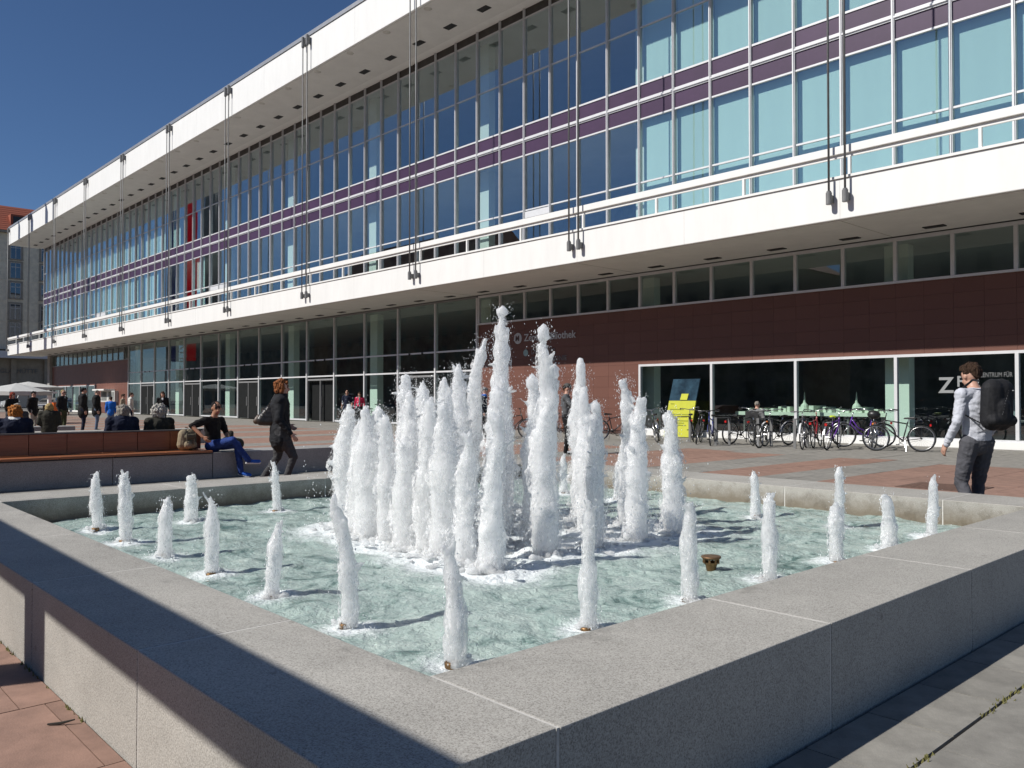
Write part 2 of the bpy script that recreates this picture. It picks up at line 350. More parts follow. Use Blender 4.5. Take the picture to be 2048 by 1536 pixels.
for i in range(15):
    x = (FX[i]+FX[i+1])/2
    for j, z in ((0, 4.895), (1, 3.185)): put('window_pane', fp[j], foy, (x, YG, z), (R(rnd.gauss(0, .08)), 0, R(rnd.gauss(0, .14))))
    if i in DOORS:
        d = put('door', df, foy, (x, YG, 0))
        for s in (-1, 1): put('door_leaf', dl, d, (x+s*.765, YG+(.0 if i != 10 else .25), 0))
        for s in (-.55, .55): put('bracket', brk, foy, (x+s, YG, 0))
    else: put('window_pane', fp[2], foy, (x, YG, 1.4), (R(rnd.gauss(0, .08)), 0, R(rnd.gauss(0, .14))))
# foyer interior
B(XL+4, XR, YG+.2, 44, .0, .018).build('foyer_floor', inner_floor, hall)
B(XL+4, XR, 38, 38.3, .02, 6.1).build('inner_wall', inner_dark, hall)
B(XL+4, XR, YG+.07, 44, 6.09, 6.15).build('foyer_ceiling', inner_mid, hall)
mb = MB(); mb.hexa([(-35.5, 30, 5.6), (-29.9, 30, 2.6), (-29.9, 31.6, 2.6), (-35.5, 31.6, 5.6)], [(-35.5, 30, 6.05), (-29.9, 30, 3.1), (-29.9, 31.6, 3.1), (-35.5, 31.6, 6.05)]); mb.build('stair_flight', col_m, hall)
MB().tube([(-35.3, 29.95, 6.02), (-29.9, 29.95, 3.9)], .04).build('stair_rail', alu_dark, hall)
# ---------------- ground floor right: ribbon windows, red cladding, shop windows
rib = B(XK(-6)+.06, XR, YG-.06, YG+.06, 6.06, 6.165).build('ribbon_window', alu, hall)
B(XK(-6)+.06, XR, YG-.09, YG+.06, 4.80, 4.87).build('sill', alu, rib)
rmul = B(-.05, .05, YG-.07, YG+.07, 4.87, 6.06).mesh('mullion', alu); rp_ = pane_mesh(w, 1.19, glass_rib)
for k in range(-6, K1+1): put('mullion', rmul, rib, (XK(k)+(.11 if k == -6 else 0), 0, 0))
for k in range(-6, K1): put('window_pane', rp_, rib, (XK(k)+MO/2, YG+.02, 5.465), (R(rnd.gauss(0, .1)), 0, R(rnd.gauss(0, .15))))
cw = B(XK(-6)+.06, XR, YG+.02, YG+.06, 2.70, 4.80).box(XK(-6)+.06, XK(0)-.06, YG+.02, YG+.06, .0, 2.70).build('cladding_wall', mat('cladding_joint', (.07, .032, .025), .9), hall)
CH = (4.80-2.68)/5; pn = B(-MO/4+.0025, MO/4-.0025, -.03, .0, .0025, CH-.0025).mesh('cladding_panel', clad)
for i in range(38):
    x = XK(-6)+MO/4+MO/2*i
    for j in range(5):
        put('cladding_panel', pn, cw, (x, YG+.018+rnd.uniform(-.002, .002), 2.68+CH*j))
    if i < 12:
        for j in range(6): put('cladding_panel', pn, cw, (x, YG+.018+rnd.uniform(-.002, .002), 2.68-CH*(j+1)))
B(XK(-6)-.02, XK(-6)+.06, YG-.10, YG+.1, .02, 6.08).build('corner_post', alu, hall)
shop = B(XK(0)-.05, XR, YG-.07, YG+.03, 2.60, 2.68).build('shop_window', alu, hall)
B(XK(0)-.05, XR, YG-.16, YG+.03, .0, .19).build('sill', white, shop); B(XK(0), XR, YG-.07, YG+.05, .19, .25).build('frame_bottom', alu, shop)
smul = B(-.045, .045, YG-.08, YG+.06, .25, 2.60).mesh('mullion', alu); sp_ = pane_mesh(MO-.05, 2.35, glass_hall)
for k in range(0, 14, 2):
    put('mullion', smul, shop, (XK(k), 0, 0))
    if k < 12: put('window_pane', sp_, shop, (XK(k)+MO, YG, 1.425), (R(rnd.gauss(0, .05)), 0, R(rnd.gauss(0, .1))))
# ---------------- ground floor far left
lw = B(-103.0, XK(-36)-.06, YG+.0, YG+.4, 2.70, 4.85).box(-87.6, XK(-36)-.06, YG, YG+.4, 0, 2.70).build('stone_wall', clad_far, hall)
mb = MB()
for j in range(11):
    for i in range(31):
        x = -103+i*.802; z = .0+j*.442
        if z < 2.6 and x < -87.6: continue
        if x+.8 < XK(-36)-.06: mb.box(x+.004, x+.798, YG-.02, YG-.002, z+.004, z+.438)
o = mb.build('cladding_panel', clad_far, lw); o['kind'] = 'stuff'
lr = B(-103, XK(-36)-.06, YG-.06, YG+.06, 6.05, 6.165).build('ribbon_window', alu_dark, hall); B(-103, XK(-36)-.06, YG-.08, YG+.06, 4.855, 4.92).build('sill', alu_dark, lr)
lrm = B(-.04, .04, YG-.06, YG+.06, 4.92, 6.05).mesh('mullion', alu_dark); lrp = pane_mesh(w, 1.13, glass_rib)
for k in range(-52, -36): put('mullion', lrm, lr, (XK(k)+.3, 0, 0)); put('window_pane', lrp, lr, (XK(k)+MO/2+.3, YG, 5.485)) if k < -37 else None
ls = B(-102.6, -87.6, YG-.07, YG+.05, 2.62, 2.70).build('shop_window', alu, hall); B(-102.6, -87.6, YG-.1, YG+.05, 0, .16).build('sill', white, ls)
lsm = B(-.05, .05, YG-.07, YG+.06, .16, 2.62).mesh('mullion', alu); lsp = pane_mesh(1.2, 2.46, glass_hall)
for i in range(7):
    put('mullion', lsm, ls, (-102.6+2.5*i, 0, 0))
    if i < 6: put('window_pane', lsp, ls, (-101.35+2.5*i, YG, 1.39))
B(-103.9, -103.0, YG-.3, YG+1, 0, 6.17).build('corner_pillar', mat('grey_render', (.32, .31, .29), .8, .08, 2), hall)
# lettering on the walls
let_m = mat('lettering_grey', (.50, .50, .49), .5, .02)
def letters(body, size, x, z, m, parent, y=YG-.03, bold=0, spacing=1.0):
    me = text_mesh(body, size, .006, bold=bold, spacing=spacing); me.materials.append(m)
    return put('lettering', me, parent, (x, y, z), (R(90), 0, 0))
letters('Zentralbibliothek', .44, -26.55, 3.90, let_m, cw, bold=.006)
MB().lathe([(.0, 0), (.24, 0), (.25, .02), (.24, .03), (0, .03)], 20).build('emblem', let_m, cw).matrix_world
em = [o for o in hall.children_recursive if o.name.startswith('emblem')][0]; em.location = (-26.95, YG-.012, 4.04); em.rotation_euler = (R(90), 0, 0)
letters('M', .34, -27.10, 3.93, mat('emblem_dark', (.12, .07, .06), .6), em, y=YG-.05, bold=.008)
dimlet = mat('lettering_dim', (.17, .145, .14), .5, .02)
letters('DRESDNER', .30, -26.1, 3.30, dimlet, cw, bold=.004); letters('PHILHARMONIE', .30, -26.1, 2.98, dimlet, cw, bold=.004)
MB().lathe([(.0, 0), (.14, 0), (.15, .02), (0, .02)], 16).build('emblem', mat('emblem_teal', (.30, .42, .40), .5), cw)
em2 = [o for o in cw.children if o.name.startswith('emblem') and o is not em][0]; em2.location = (-26.45, YG-.012, 3.38); em2.rotation_euler = (R(90), 0, 0)
wl_m = mat('lettering_white', (.27, .28, .28), .5, .02)
letters('Z', .62, -9.28, 1.55, wl_m, shop, bold=.012); letters('F', .42, -8.80, 1.72, wl_m, shop, bold=.008); letters('B', .62, -8.52, 1.55, wl_m, shop, bold=.012)
lt = letters('ZENTRUM FÜR', .18, -8.20, 1.97, mat('lettering_faint', (.13, .135, .135), .5, .02), shop, bold=.002); lt.scale = (.68, 1, 1)
# display case on the far-left wall
dc = B(-84.6, -80.6, YG-.35, YG-.02, 1.05, 2.1).build('display_case', mat('case_grey', (.55, .55, .53), .5, .05), hall); B(-85.0, -81.6, YG-1.0, YG-.02, 2.12, 2.26).build('case_canopy', white, dc)
B(-84.4, -82.9, YG-.37, YG-.352, 1.2, 2.0).build('case_pane', inner_dark, dc); B(-82.3, -80.8, YG-.37, YG-.352, 1.2, 2.0).build('case_pane', inner_dark, dc)
# ---------------------------------------------------------------- plaza ground and paving
gm = mat('joint_sand', (.19, .165, .135), .95, .3, 8)
MB().add([(-900, -900, -.03), (900, -900, -.03), (900, 900, -.03), (-900, 900, -.03)], [(0, 1, 2, 3)]).build('ground', gm)['kind'] = 'structure'
red_pav = mat('red_paving', (.27, .163, .122), .85, .16, 5, bump=.15, bscale=120, rnd=.09, detail=9)
grey_pav = mat('grey_paving', (.245, .232, .205), .85, .18, 5, bump=.15, bscale=120, rnd=.08, detail=9)
pave = bpy.data.objects.new('paving', None); COL.objects.link(pave); pave['kind'] = 'structure'
STR = [(-1.655, -1.30, 0, .55), (-1.29, -.45, 0, 1.1), (-.45, .4, 0, 1.1), (.4, 1.3, 0, 1.1), (1.3, 2.2, 0, 1.1)]      # x0,x1,colour(1=red),length
for x0, x1 in ((-2.5, -1.655),): STR.append((x0, x1, 0, 1.0))
def band(x0, x1, n, c, l):
    for i in range(n): STR.append((x0+(x1-x0)*i/n, x0+(x1-x0)*(i+1)/n, c, l))
band(-6.8, -2.5, 5, 1, 1.05); band(-7.9, -6.8, 2, 0, .9); band(-9.1, -7.9, 2, 1, .9); band(-10.5, -9.1, 2, 0, .9); band(-13.7, -10.5, 4, 1, .9)
far = []
x = -13.7
while x > -112:
    far.append((x-1.4, x, 0)); far.append((x-4.6, x-1.4, 1)); x -= 4.6
rnd = random.Random(11); cache = {}
YS = -1.6; fm_ = MB()
def inside(x0, x1, y0, y1): return x1 > -9.41 and x0 < -1.66 and y1 > 1.08 and y0 < 8.96
def slab(x0, x1, y0, y1, c, single):
    if inside(x0, x1, y0, y1):
        if y0 < 1.085 < y1: y1 = 1.085
        elif y0 < 8.955 < y1: y0 = 8.955
        elif x0 < -9.405 < x1: x1 = -9.405
        else: return 0
        if y1-y0 < .02 or x1-x0 < .02: return 0
    if single:
        key = (round(x1-x0, 3), round(y1-y0, 3), c)
        if key not in cache:
            a, b = key[0]/2-.0025, key[1]/2-.0025; cache[key] = MB().box(-a, a, -b, b, -.03, 0).mesh('paving_slab', red_pav if c else grey_pav)
        put('paving_slab', cache[key], pave, ((x0+x1)/2, (y0+y1)/2, rnd.uniform(-.002, .002)), (R(rnd.gauss(0, .06)), R(rnd.gauss(0, .06)), 0)); return 1
    fm_.box(x0+.004, x1-.004, y0+.004, y1-.004, -.03, rnd.uniform(-.002, .002), c); return 0
cnt = 0
for (x0, x1, c, l) in STR:
    y = YS-rnd.random()*l
    while y < 25:
        y1 = min(y+l, 25.0); cc = c if y < 18.4 else 0
        near = (y < 1.1 and x0 > -8 and x1 < 0.5 and y1 > -.2) or (x0 > -1.7 and y < 7 and x1 < .6 and y1 > .5) or (12.6 < y < 18.4 and -14 < x0 < -1)
        if near and cnt >= 296: near = False
        cnt += slab(x0, x1, y, y1, cc, near); y = y1
for (x0, x1, c) in far:
    for q in range(3 if c else 2):
        a = x0+(x1-x0)*q/(3 if c else 2); b = x0+(x1-x0)*(q+1)/(3 if c else 2); y = YS-rnd.random()
        while y < 25: slab(a, b, y, min(y+1.1, 25.0), c if y < 18.4 else 0, False); y += 1.1
for i in range(4):
    for j in range(26): slab(2.2+i*1.1, 3.3+i*1.1, YS+j*1.05, YS+(j+1)*1.05, 0, False)
fm_.build('far_slabs', [grey_pav, red_pav], pave)['kind'] = 'stuff'
# wide asphalt / paved city ground beyond the slabs
MB().add([(-900, -900, -.026), (900, -900, -.026), (900, YS-1.1, -.026), (-900, YS-1.1, -.026)], [(0, 1, 2, 3)]).add([(-900, -3, -.026), (-113.2, -3, -.026), (-113.2, 300, -.026), (-900, 300, -.026)], [(0, 1, 2, 3)]).build('road', mat('asphalt', (.16, .155, .145), .9, .2, 3))['kind'] = 'structure'
# moss tufts in the joint beside the fountain
mb = MB(); mr = random.Random(2)
for i in range(230):
    y = mr.uniform(2.2, 7.2); x = -1.294+mr.gauss(0, .009)
    if math.sin(y*3.1)+math.sin(y*7.7+1) < -.1: continue
    h = mr.uniform(.006, .016); mb.cyl((x, y, -.012), (x+mr.gauss(0, .006), y+mr.gauss(0, .006), h), mr.uniform(.004, .008), .001, 5)
for i in range(170):
    x = mr.uniform(-6.0, -2.0); y = 1.083-abs(mr.gauss(0, .006))
    if math.sin(x*2.3)+math.sin(x*9.1) < .1: continue
    mb.cyl((x, y, -.012), (x+mr.gauss(0, .006), y-abs(mr.gauss(0, .006)), mr.uniform(.006, .02)), mr.uniform(.004, .009), .001, 5)
o = mb.build('moss', mat('moss', (.16, .15, .05), .95, .3, 30)); tag(o, 'green and brown moss growing in the slab joints beside the fountain', 'moss', kind='stuff')
# square drain cover and other ground bits
dr = thing('drain_cover', 'dark square iron drain cover set in the red paving beyond the fountain', 'drain cover', (-5.0, 13.75, 0))
rust = mat('rusty_iron', (.13, .075, .055), .8, .3, 20)
B(-5.55, -4.45, 13.25, 14.25, .002, .008).build('frame', rust, dr)
for i in range(9): B(-5.48, -4.52, 13.32+i*.1, 13.37+i*.1, .008, .014).build('bar', rust, dr)
d2 = thing('drain_cover', 'dark round drain cover in the red paving behind the central jets, near the bicycles', 'drain cover', (-14.6, 16.2, 0)); MB().lathe([(0, .012), (.42, .012), (.45, .004), (.45, 0)], 24, (-14.6, 16.2, 0)).build('lid', rust, d2)
tw = MB().tube([(-3.93, .955, .006), (-3.90, 1.0, .008), (-3.87, 1.045, .02)], [.004, .006, .003], 6).build('twig', mat('twig', (.03, .025, .02), .9)); tag(tw, 'small dark twig lying on the red paving by the fountain wall', 'twig')
wb = thing('wooden_platform', 'corner of a low brown wooden platform at the right edge beyond the fountain', 'platform', (-1.6, 12.6, 0))
B(-2.05, -.6, 12.0, 13.6, .10, .16).build('deck', mat('brown_wood', (.17, .11, .07), .7, .2, 4, stretch=(1, 12, 1)), wb); B(-1.95, -.7, 12.1, 13.5, .003, .10).build('base', rust, wb)

# ---------------------------------------------------------------- fountain basin
gr = granite('granite_light', (.145, .133, .117), (.345, .327, .292), (.50, .48, .435), 165, .72, True)
gr_d = granite('granite_grey', (.13, .125, .12), (.29, .28, .265), (.42, .41, .39), 150, .65)
OX0, OX1, IX0, IX1 = -9.40, -1.67, -8.72, -2.28; OY0, OY1, IY0, IY1 = 1.09, 8.95, 1.72, 8.20; RZ = .44; WZ = .23
fo = thing('fountain', 'square granite fountain basin with a broad flat rim', 'fountain', (-5.5, 4.98, 0))
def stone(x0, x1, y0, y1): B(x0, x1, y0, y1, -.02, RZ).build('rim_stone', gr, fo, bevel=.005)
G = .006
def row(lo, hi, cuts, f):
    e = [lo]+list(cuts)+[hi]
    for a, b in zip(e, e[1:]): f(a+G, b-G)
row(OX0, OX1, [-7.95, -6.35, -4.80, -3.25], lambda a, b: stone(a, b, OY0, IY0))             # near-left wall
row(OX0, OX1, [-7.8, -6.2, -4.6, -3.0], lambda a, b: stone(a, b, IY1, OY1))                 # far-right wall
row(IY0, IY1, [3.35, 4.97, 6.58], lambda a, b: stone(IX1, OX1, a, b))                       # near-right wall
row(IY0, IY1, [3.40, 5.04, 6.65], lambda a, b: stone(OX0, IX0, a, b))                       # far-left wall
def mortar(x0, x1, y0, y1): B(x0, x1, y0, y1, .0, RZ-.001).build('mortar_joint', joint_m, fo)
for y in (3.35, 4.97, 6.58): mortar(IX1+.004, OX1-.004, y-G, y+G)
for y in (3.40, 5.04, 6.65): mortar(OX0+.004, IX0-.004, y-G, y+G)
for x in (-7.95, -6.35, -4.80, -3.25): mortar(x-G, x+G, OY0+.004, IY0-.004)
for x in (-7.8, -6.2, -4.6, -3.0): mortar(x-G, x+G, IY1+.004, OY1-.004)
for (x0, x1) in ((IX1+.004, OX1-.004), (OX0+.004, IX0-.004)): mortar(x0, x1, IY0-G, IY0+G); mortar(x0, x1, IY1-G, IY1+G)
B(IX0-.01, IX1+.01, IY0-.01, IY1+.01, -.02, .02).build('basin_floor', mat('basin_floor', (.25, .38, .35), .6), fo)
# plinth shadow gap and drips on the outer right face come from the stone itself; thin skirting

# ---------------------------------------------------------------- jets: positions measured from the basin grid
J = []     # x, y, height, radius, label
ord_ = ['', 'first', 'second', 'third', 'fourth', 'fifth', 'sixth', 'seventh']
hl = [.49, .63, .43, .50, .43, .55, .49]
J.append((-2.84, 2.28, .50, .052, 'white water jet standing alone at the near inner corner of the basin'))
for i in range(1, 6): J.append((-2.84-.842*i, 2.27, hl[i], .052, 'low white jet, %s along the left rim counting from the near corner jet' % ord_[i]))
J.append((-7.90, 2.30, hl[6], .052, 'low white jet at the far left corner of the basin'))
hr = [0, .64, .57, .55, .42, .41]
for i in range(1, 6): J.append((-2.83+.012*i, 2.27+.845*i, hr[i], .052, 'low white jet, %s along the right rim counting from the near corner jet' % ord_[i]))
J.append((-2.76, 7.30, .48, .048, 'slim white jet at the far right corner of the basin'))
J.append((-3.52, 7.24, .54, .046, 'slim white jet by the far right wall, next to the corner jet'))
J.append((-4.40, 7.29, .44, .06, 'ragged white jet by the far right wall, second from the corner jet'))
for i in (3, 4, 5): J.append((-2.8-.845*i, 7.32, .46, .046, 'low jet by the far right wall hidden behind the tall cluster, %s from its corner' % ord_[i]))
J.append((-7.80, 3.09, .43, .07, 'fork-tipped white jet by the far left wall, next to the corner jet'))
J.append((-7.90, 4.01, .50, .046, 'white jet by the far left wall in front of the walking woman'))
for i in (3, 4, 5): J.append((-7.88, 2.27+.845*i, .47, .046, 'low jet by the far left wall hidden behind the tall cluster, %s from its corner' % ord_[i]))
nlow = len(J)
big = [(-6.49, 3.95, 1.10, 0.110, 'leftmost tall jet of the central cluster'), (-5.92, 3.82, 1.09, 0.110, 'tall jet in front row of the cluster, second from its left end'),
       (-5.32, 3.78, .86, 0.114, 'shorter thick jet in front row of the cluster, third from its left end'), (-4.86, 3.79, 1.13, 0.100, 'tall jet in front row of the cluster, fourth from its left end'),
       (-4.24, 3.72, 1.07, 0.092, 'thick tall jet at the front corner of the cluster, nearest the camera'), (-4.40, 4.38, 1.66, 0.110, 'very tall smooth round-tipped jet right of the cluster centre'),
       (-4.31, 4.83, 1.11, 0.095, 'tall jet right of the round-tipped jet, front right side of cluster'), (-4.31, 5.34, 1.17, 0.095, 'tall pointed jet in right side row of the cluster, second from its right end'),
       (-4.34, 5.88, 1.05, 0.100, 'rightmost tall jet of the central cluster'), (-6.50, 4.42, 1.08, 0.095, 'tall jet behind the leftmost ones in the cluster left side, lower tip'),
       (-6.52, 4.83, 1.33, 0.119, 'thick blunt-tipped jet in left half of the cluster'), (-6.07, 4.28, 1.38, 0.105, 'fork-tipped tall jet in left half of the cluster'),
       (-6.46, 5.34, 1.74, 0.100, 'very tall pointed jet left of the cluster centre'), (-5.38, 4.81, 1.92, 0.100, 'highest jet of all with a knob tip in the middle of the cluster'),
       (-5.40, 4.28, 1.24, 0.105, 'ragged jet inside the cluster in front of the pointed tall one'), (-5.40, 5.87, 1.44, 0.119, 'two-horned thick jet in right half of the cluster'),
       (-4.85, 5.87, 1.33, 0.090, 'slim pointed jet in right half of the cluster behind its neighbour'), (-6.50, 5.88, 1.30, 0.095, 'inner jet of the cluster hidden behind the highest jet, at the back corner'),
       (-5.95, 5.87, 1.45, 0.105, 'inner jet of the cluster behind the round-tipped jet, back row'), (-4.87, 4.28, 1.18, 0.110, 'inner jet of the cluster just left of the round-tipped jet'),
       (-4.85, 5.34, 1.16, 0.105, 'inner jet of the cluster in front of the two-horned one'), (-5.95, 5.34, 1.55, 0.110, 'inner jet of the cluster directly behind the highest jet'),
       (-5.95, 4.81, 1.28, 0.110, 'inner jet of the cluster in front of the pointed tall one, left'), (-5.40, 5.34, 1.42, 0.105, 'inner jet of the cluster just behind the round-tipped jet')]
big += [(-6.22, 3.90, .98, .080, 'slim jet of the cluster between its leftmost jet and the next'), (-5.62, 3.80, 1.02, .080, 'slim jet of the cluster front row between its second and third'), (-5.08, 3.79, 1.16, .085, 'slim jet of the cluster front row between its third and fourth'), (-4.56, 3.75, .92, .080, 'slim jet of the cluster front row just left of its front corner'),
        (-5.68, 4.05, 1.22, .085, 'slim jet of the second row in the cluster, left of centre'), (-5.10, 4.05, 1.32, .085, 'slim jet of the second row in the cluster, in front of the highest jet'), (-5.70, 4.60, 1.45, .09, 'slim inner jet of the cluster between the pointed and highest jets'), (-4.75, 4.60, 1.30, .085, 'slim inner jet of the cluster behind the round-tipped one, left')]
J += big
# aerated water of the jets
def jetmat():
    m, nt, b = _new('aerated_water'); L = nt.links.new; out = nt.nodes['Material Output']
    tc = N(nt, 'ShaderNodeTexCoord'); mp = N(nt, 'ShaderNodeMapping'); mp.inputs['Scale'].default_value = (1, 1, .45); L(tc.outputs['Object'], mp.inputs[0])
    n1 = N(nt, 'ShaderNodeTexNoise', i_Scale=85, i_Detail=8, i_Roughness=.85); L(mp.outputs[0], n1.inputs['Vector'])
    b.inputs['Base Color'].default_value = (.995, .997, .998, 1); b.inputs['Roughness'].default_value = .16; b.inputs['Subsurface Weight'].default_value = 1; b.inputs['Subsurface Radius'].default_value = (.22, .222, .225); b.inputs['Subsurface Scale'].default_value = 1.0; b.inputs['Specular IOR Level'].default_value = .5; b.inputs['IOR'].default_value = 1.33
    bp = N(nt, 'ShaderNodeBump', i_Strength=.38, i_Distance=.02); L(n1.outputs['Fac'], bp.inputs['Height']); L(bp.outputs[0], b.inputs['Normal'])
    tl = N(nt, 'ShaderNodeBsdfTranslucent'); tl.inputs[0].default_value = (.99, .995, 1, 1)
    mx = N(nt, 'ShaderNodeMixShader', i_Fac=.3); L(b.outputs[0], mx.inputs[1]); L(tl.outputs[0], mx.inputs[2])
    # thin, see-through patches where little air is mixed in
    tp = N(nt, 'ShaderNodeBsdfTransparent'); tp.inputs[0].default_value = (.93, .97, .97, 1)
    n2 = N(nt, 'ShaderNodeTexNoise', i_Scale=24, i_Detail=8, i_Roughness=.8); L(mp.outputs[0], n2.inputs['Vector'])
    mr = N(nt, 'ShaderNodeMapRange', i_1=.50, i_2=.75, i_3=.10, i_4=.7); L(n2.outputs['Fac'], mr.inputs[0])
    m2 = N(nt, 'ShaderNodeMixShader'); L(mr.outputs[0], m2.inputs[0]); L(mx.outputs[0], m2.inputs[1]); L(tp.outputs[0], m2.inputs[2]); L(m2.outputs[0], out.inputs[0])
    return m
jm = jetmat()
def frothmat():
    m, nt, b = _new('water_froth'); L = nt.links.new; out = nt.nodes['Material Output']; tc = N(nt, 'ShaderNodeTexCoord'); mp = N(nt, 'ShaderNodeMapping'); mp.inputs['Scale'].default_value = (1, 1, .5); L(tc.outputs['Object'], mp.inputs[0])
    n1 = N(nt, 'ShaderNodeTexNoise', i_Scale=75, i_Detail=5, i_Roughness=.7); L(mp.outputs[0], n1.inputs['Vector']); n3 = N(nt, 'ShaderNodeTexNoise', i_Scale=9, i_Detail=3); L(mp.outputs[0], n3.inputs['Vector'])
    ad = N(nt, 'ShaderNodeMath', operation='MULTIPLY_ADD', i_1=.7); L(n3.outputs['Fac'], ad.inputs[0]); L(n1.outputs['Fac'], ad.inputs[2])
    mr = N(nt, 'ShaderNodeMapRange', i_1=.88, i_2=1.0, i_3=0, i_4=.8); L(ad.outputs[0], mr.inputs[0])
    df = N(nt, 'ShaderNodeBsdfDiffuse'); df.inputs[0].default_value = (.99, .99, .99, 1); tl = N(nt, 'ShaderNodeBsdfTranslucent'); tl.inputs[0].default_value = (.99, .99, .99, 1); gl = N(nt, 'ShaderNodeBsdfGlossy', i_Roughness=.12); gl.inputs[0].default_value = (1, 1, 1, 1)
    m1 = N(nt, 'ShaderNodeMixShader', i_Fac=.6); L(df.outputs[0], m1.inputs[1]); L(tl.outputs[0], m1.inputs[2]); m2 = N(nt, 'ShaderNodeMixShader', i_Fac=.06); L(m1.outputs[0], m2.inputs[1]); L(gl.outputs[0], m2.inputs[2])
    bp = N(nt, 'ShaderNodeBump', i_Strength=.6, i_Distance=.02); L(n1.outputs['Fac'], bp.inputs['Height']); L(bp.outputs[0], gl.inputs['Normal'])
    tp = N(nt, 'ShaderNodeBsdfTransparent'); m3 = N(nt, 'ShaderNodeMixShader'); L(mr.outputs[0], m3.inputs[0]); L(tp.outputs[0], m3.inputs[1]); L(m2.outputs[0], m3.inputs[2]); L(m3.outputs[0], out.inputs[0]); return m
froth_m = frothmat(); bronze = mat('bronze', (.22, .13, .06), .45, .25, 14, metal=.8)
drop_m = mat('water_drop', (.86, .89, .9), .08, .02, spec=.8)
_ico = bmesh.new(); bmesh.ops.create_icosphere(_ico, subdivisions=1, radius=1)
ICO_V = [v.co.copy() for v in _ico.verts]; ICO_F = [tuple(v.index for v in f.verts) for f in _ico.faces]; _ico.free()
OCT_V = [Vector(v) for v in ((1, 0, 0), (-1, 0, 0), (0, 1, 0), (0, -1, 0), (0, 0, 1), (0, 0, -1))]; OCT_F = [(0, 2, 4), (2, 1, 4), (1, 3, 4), (3, 0, 4), (2, 0, 5), (1, 2, 5), (3, 1, 5), (0, 3, 5)]
def drop(mb, c, r): mb.add([Vector(c)+Vector((v.x*r[0], v.y*r[1], v.z*r[2])) for v in OCT_V], OCT_F)
def blob(mb, c, r, M=None): mb.add([Vector(c)+Vector((v.x*r[0], v.y*r[1], v.z*r[2])) for v in ICO_V], ICO_F)
def jet(i, x, y, h, r, label, tall):
    g = random.Random(100+i*7); mb = MB(); r *= g.uniform(.84, 1.08) if tall else g.uniform(.78, 1.08); lean = Vector((g.gauss(0, .035), g.gauss(0, .035), 0))*(1 if tall else 1.3)
    ph = g.random()*9; n = int(h/.02); ts = g.uniform(.5, .92); wd = g.uniform(.75, 1.15); tip = g.choice((.55, .9, 1.3, 1.8)); wob = g.uniform(.006, .022)
    def ctr(t): return Vector((x, y, WZ))+lean*h*t*t+Vector((math.sin(t*h*7+ph), math.cos(t*h*6+ph*2), 0))*wob*t+Vector((0, 0, t*h))
    def rad(t):
        e = min(1, max(0, (t-ts+.25)/.30)); e = e*e*(3-2*e)
        if tall: return r*((.66-.10*t*tip)+wd*(.34-.10*t)*(1-e)-.14*math.exp(-t*9))*(1+.05*math.sin(t*h*11+ph)+.04*math.sin(t*h*25+ph*3))
        return r*(.86-.16*t+.20*math.exp(-((t-.2-.4*g0)/.26)**2)*wd*.7)*(1+.06*math.sin(t*8+ph)+.05*math.sin(t*19+ph))
    g0 = g.random(); pts = []; rs = []; t0 = 1-g.uniform(.12, .40)*(1 if not tall else .75)
    for k in range(n+1):
        t = k/n; pts.append(ctr(t)-Vector((0, 0, .04 if k == 0 else 0))); rs.append(max(.008, rad(t)*(1 if t < t0 else max(.15, 1-((t-t0)/(1-t0))**1.6)**.7)))
    mb.tube(pts, rs, 14)
    # strands of falling water that partly leave the column
    for k in range(int((24 if tall else 16)*h+5)):
        ta = g.random()**.7*.95; ln = g.uniform(.06, .22)/h; a = g.random()*6.283; w0 = g.uniform(.006, .015)*(1.25 if tall else .8); m = 6; sp = []; sr = []
        for q in range(m):
            t = max(.01, ta-ln*q/(m-1)); c = ctr(t); d = rad(t)*(.92+.10*math.sin(q*.9+a*3)); aa = a+.25*math.sin(q+a); sp.append(c+Vector((math.cos(aa)*d, math.sin(aa)*d, 0))); sr.append(w0*(.45+.8*math.sin(math.pi*(q+.6)/(m+.2))))
        mb.tube(sp, sr, 6)
    # the tip: knob, horns, fork or torn fingers
    c = ctr(1.0)
    def finger(a, l, w_, sp): d = Vector((math.cos(a)*sp, math.sin(a)*sp, 1)).normalized(); base = c+Vector((math.cos(a)*.7, math.sin(a)*.7, -1.5))*r*.5; mb.tube([base-d*.06, base+d*l*.5, base+d*l], [w_*1.1, w_, w_*.6], 9)
    if 'knob' in label: blob(mb, c+Vector((0, 0, -.02)), (.062, .062, .058))
    elif 'horned' in label: finger(2.3, .17, .045, .25); finger(5.4, .13, .04, .35)
    elif 'fork' in label: finger(2.3, .06, r*.4, .35); finger(5.4, .05, r*.42, .35)
    elif 'round' in label: blob(mb, c+Vector((0, 0, -.03)), (r*.62, r*.62, r*.9))
    else:
        for k in range(g.choice((0, 1, 1, 2, 2))): finger(g.random()*6.283, g.uniform(.02, .08), r*g.uniform(.2, .36), g.uniform(.2, .6))
    # sheets thrown off the side
    for k in range(g.randint(9, 16) if tall else g.randint(2, 5)):
        t = g.uniform(.3, .95); a = g.random()*6.283; q = rad(t); c = ctr(t); d = Vector((math.cos(a), math.sin(a), g.uniform(-.3, 1.0))); l = g.uniform(.4, 1.5)*(1.25 if tall else .8)
        p = c+d*q*.7; mb.tube([p, p+d*.03*l, p+d*.055*l+Vector((0, 0, -.008))], [.016, .011, .005], 6)
    # splash at the water line, thrown to one side
    sa = g.random()*6.283
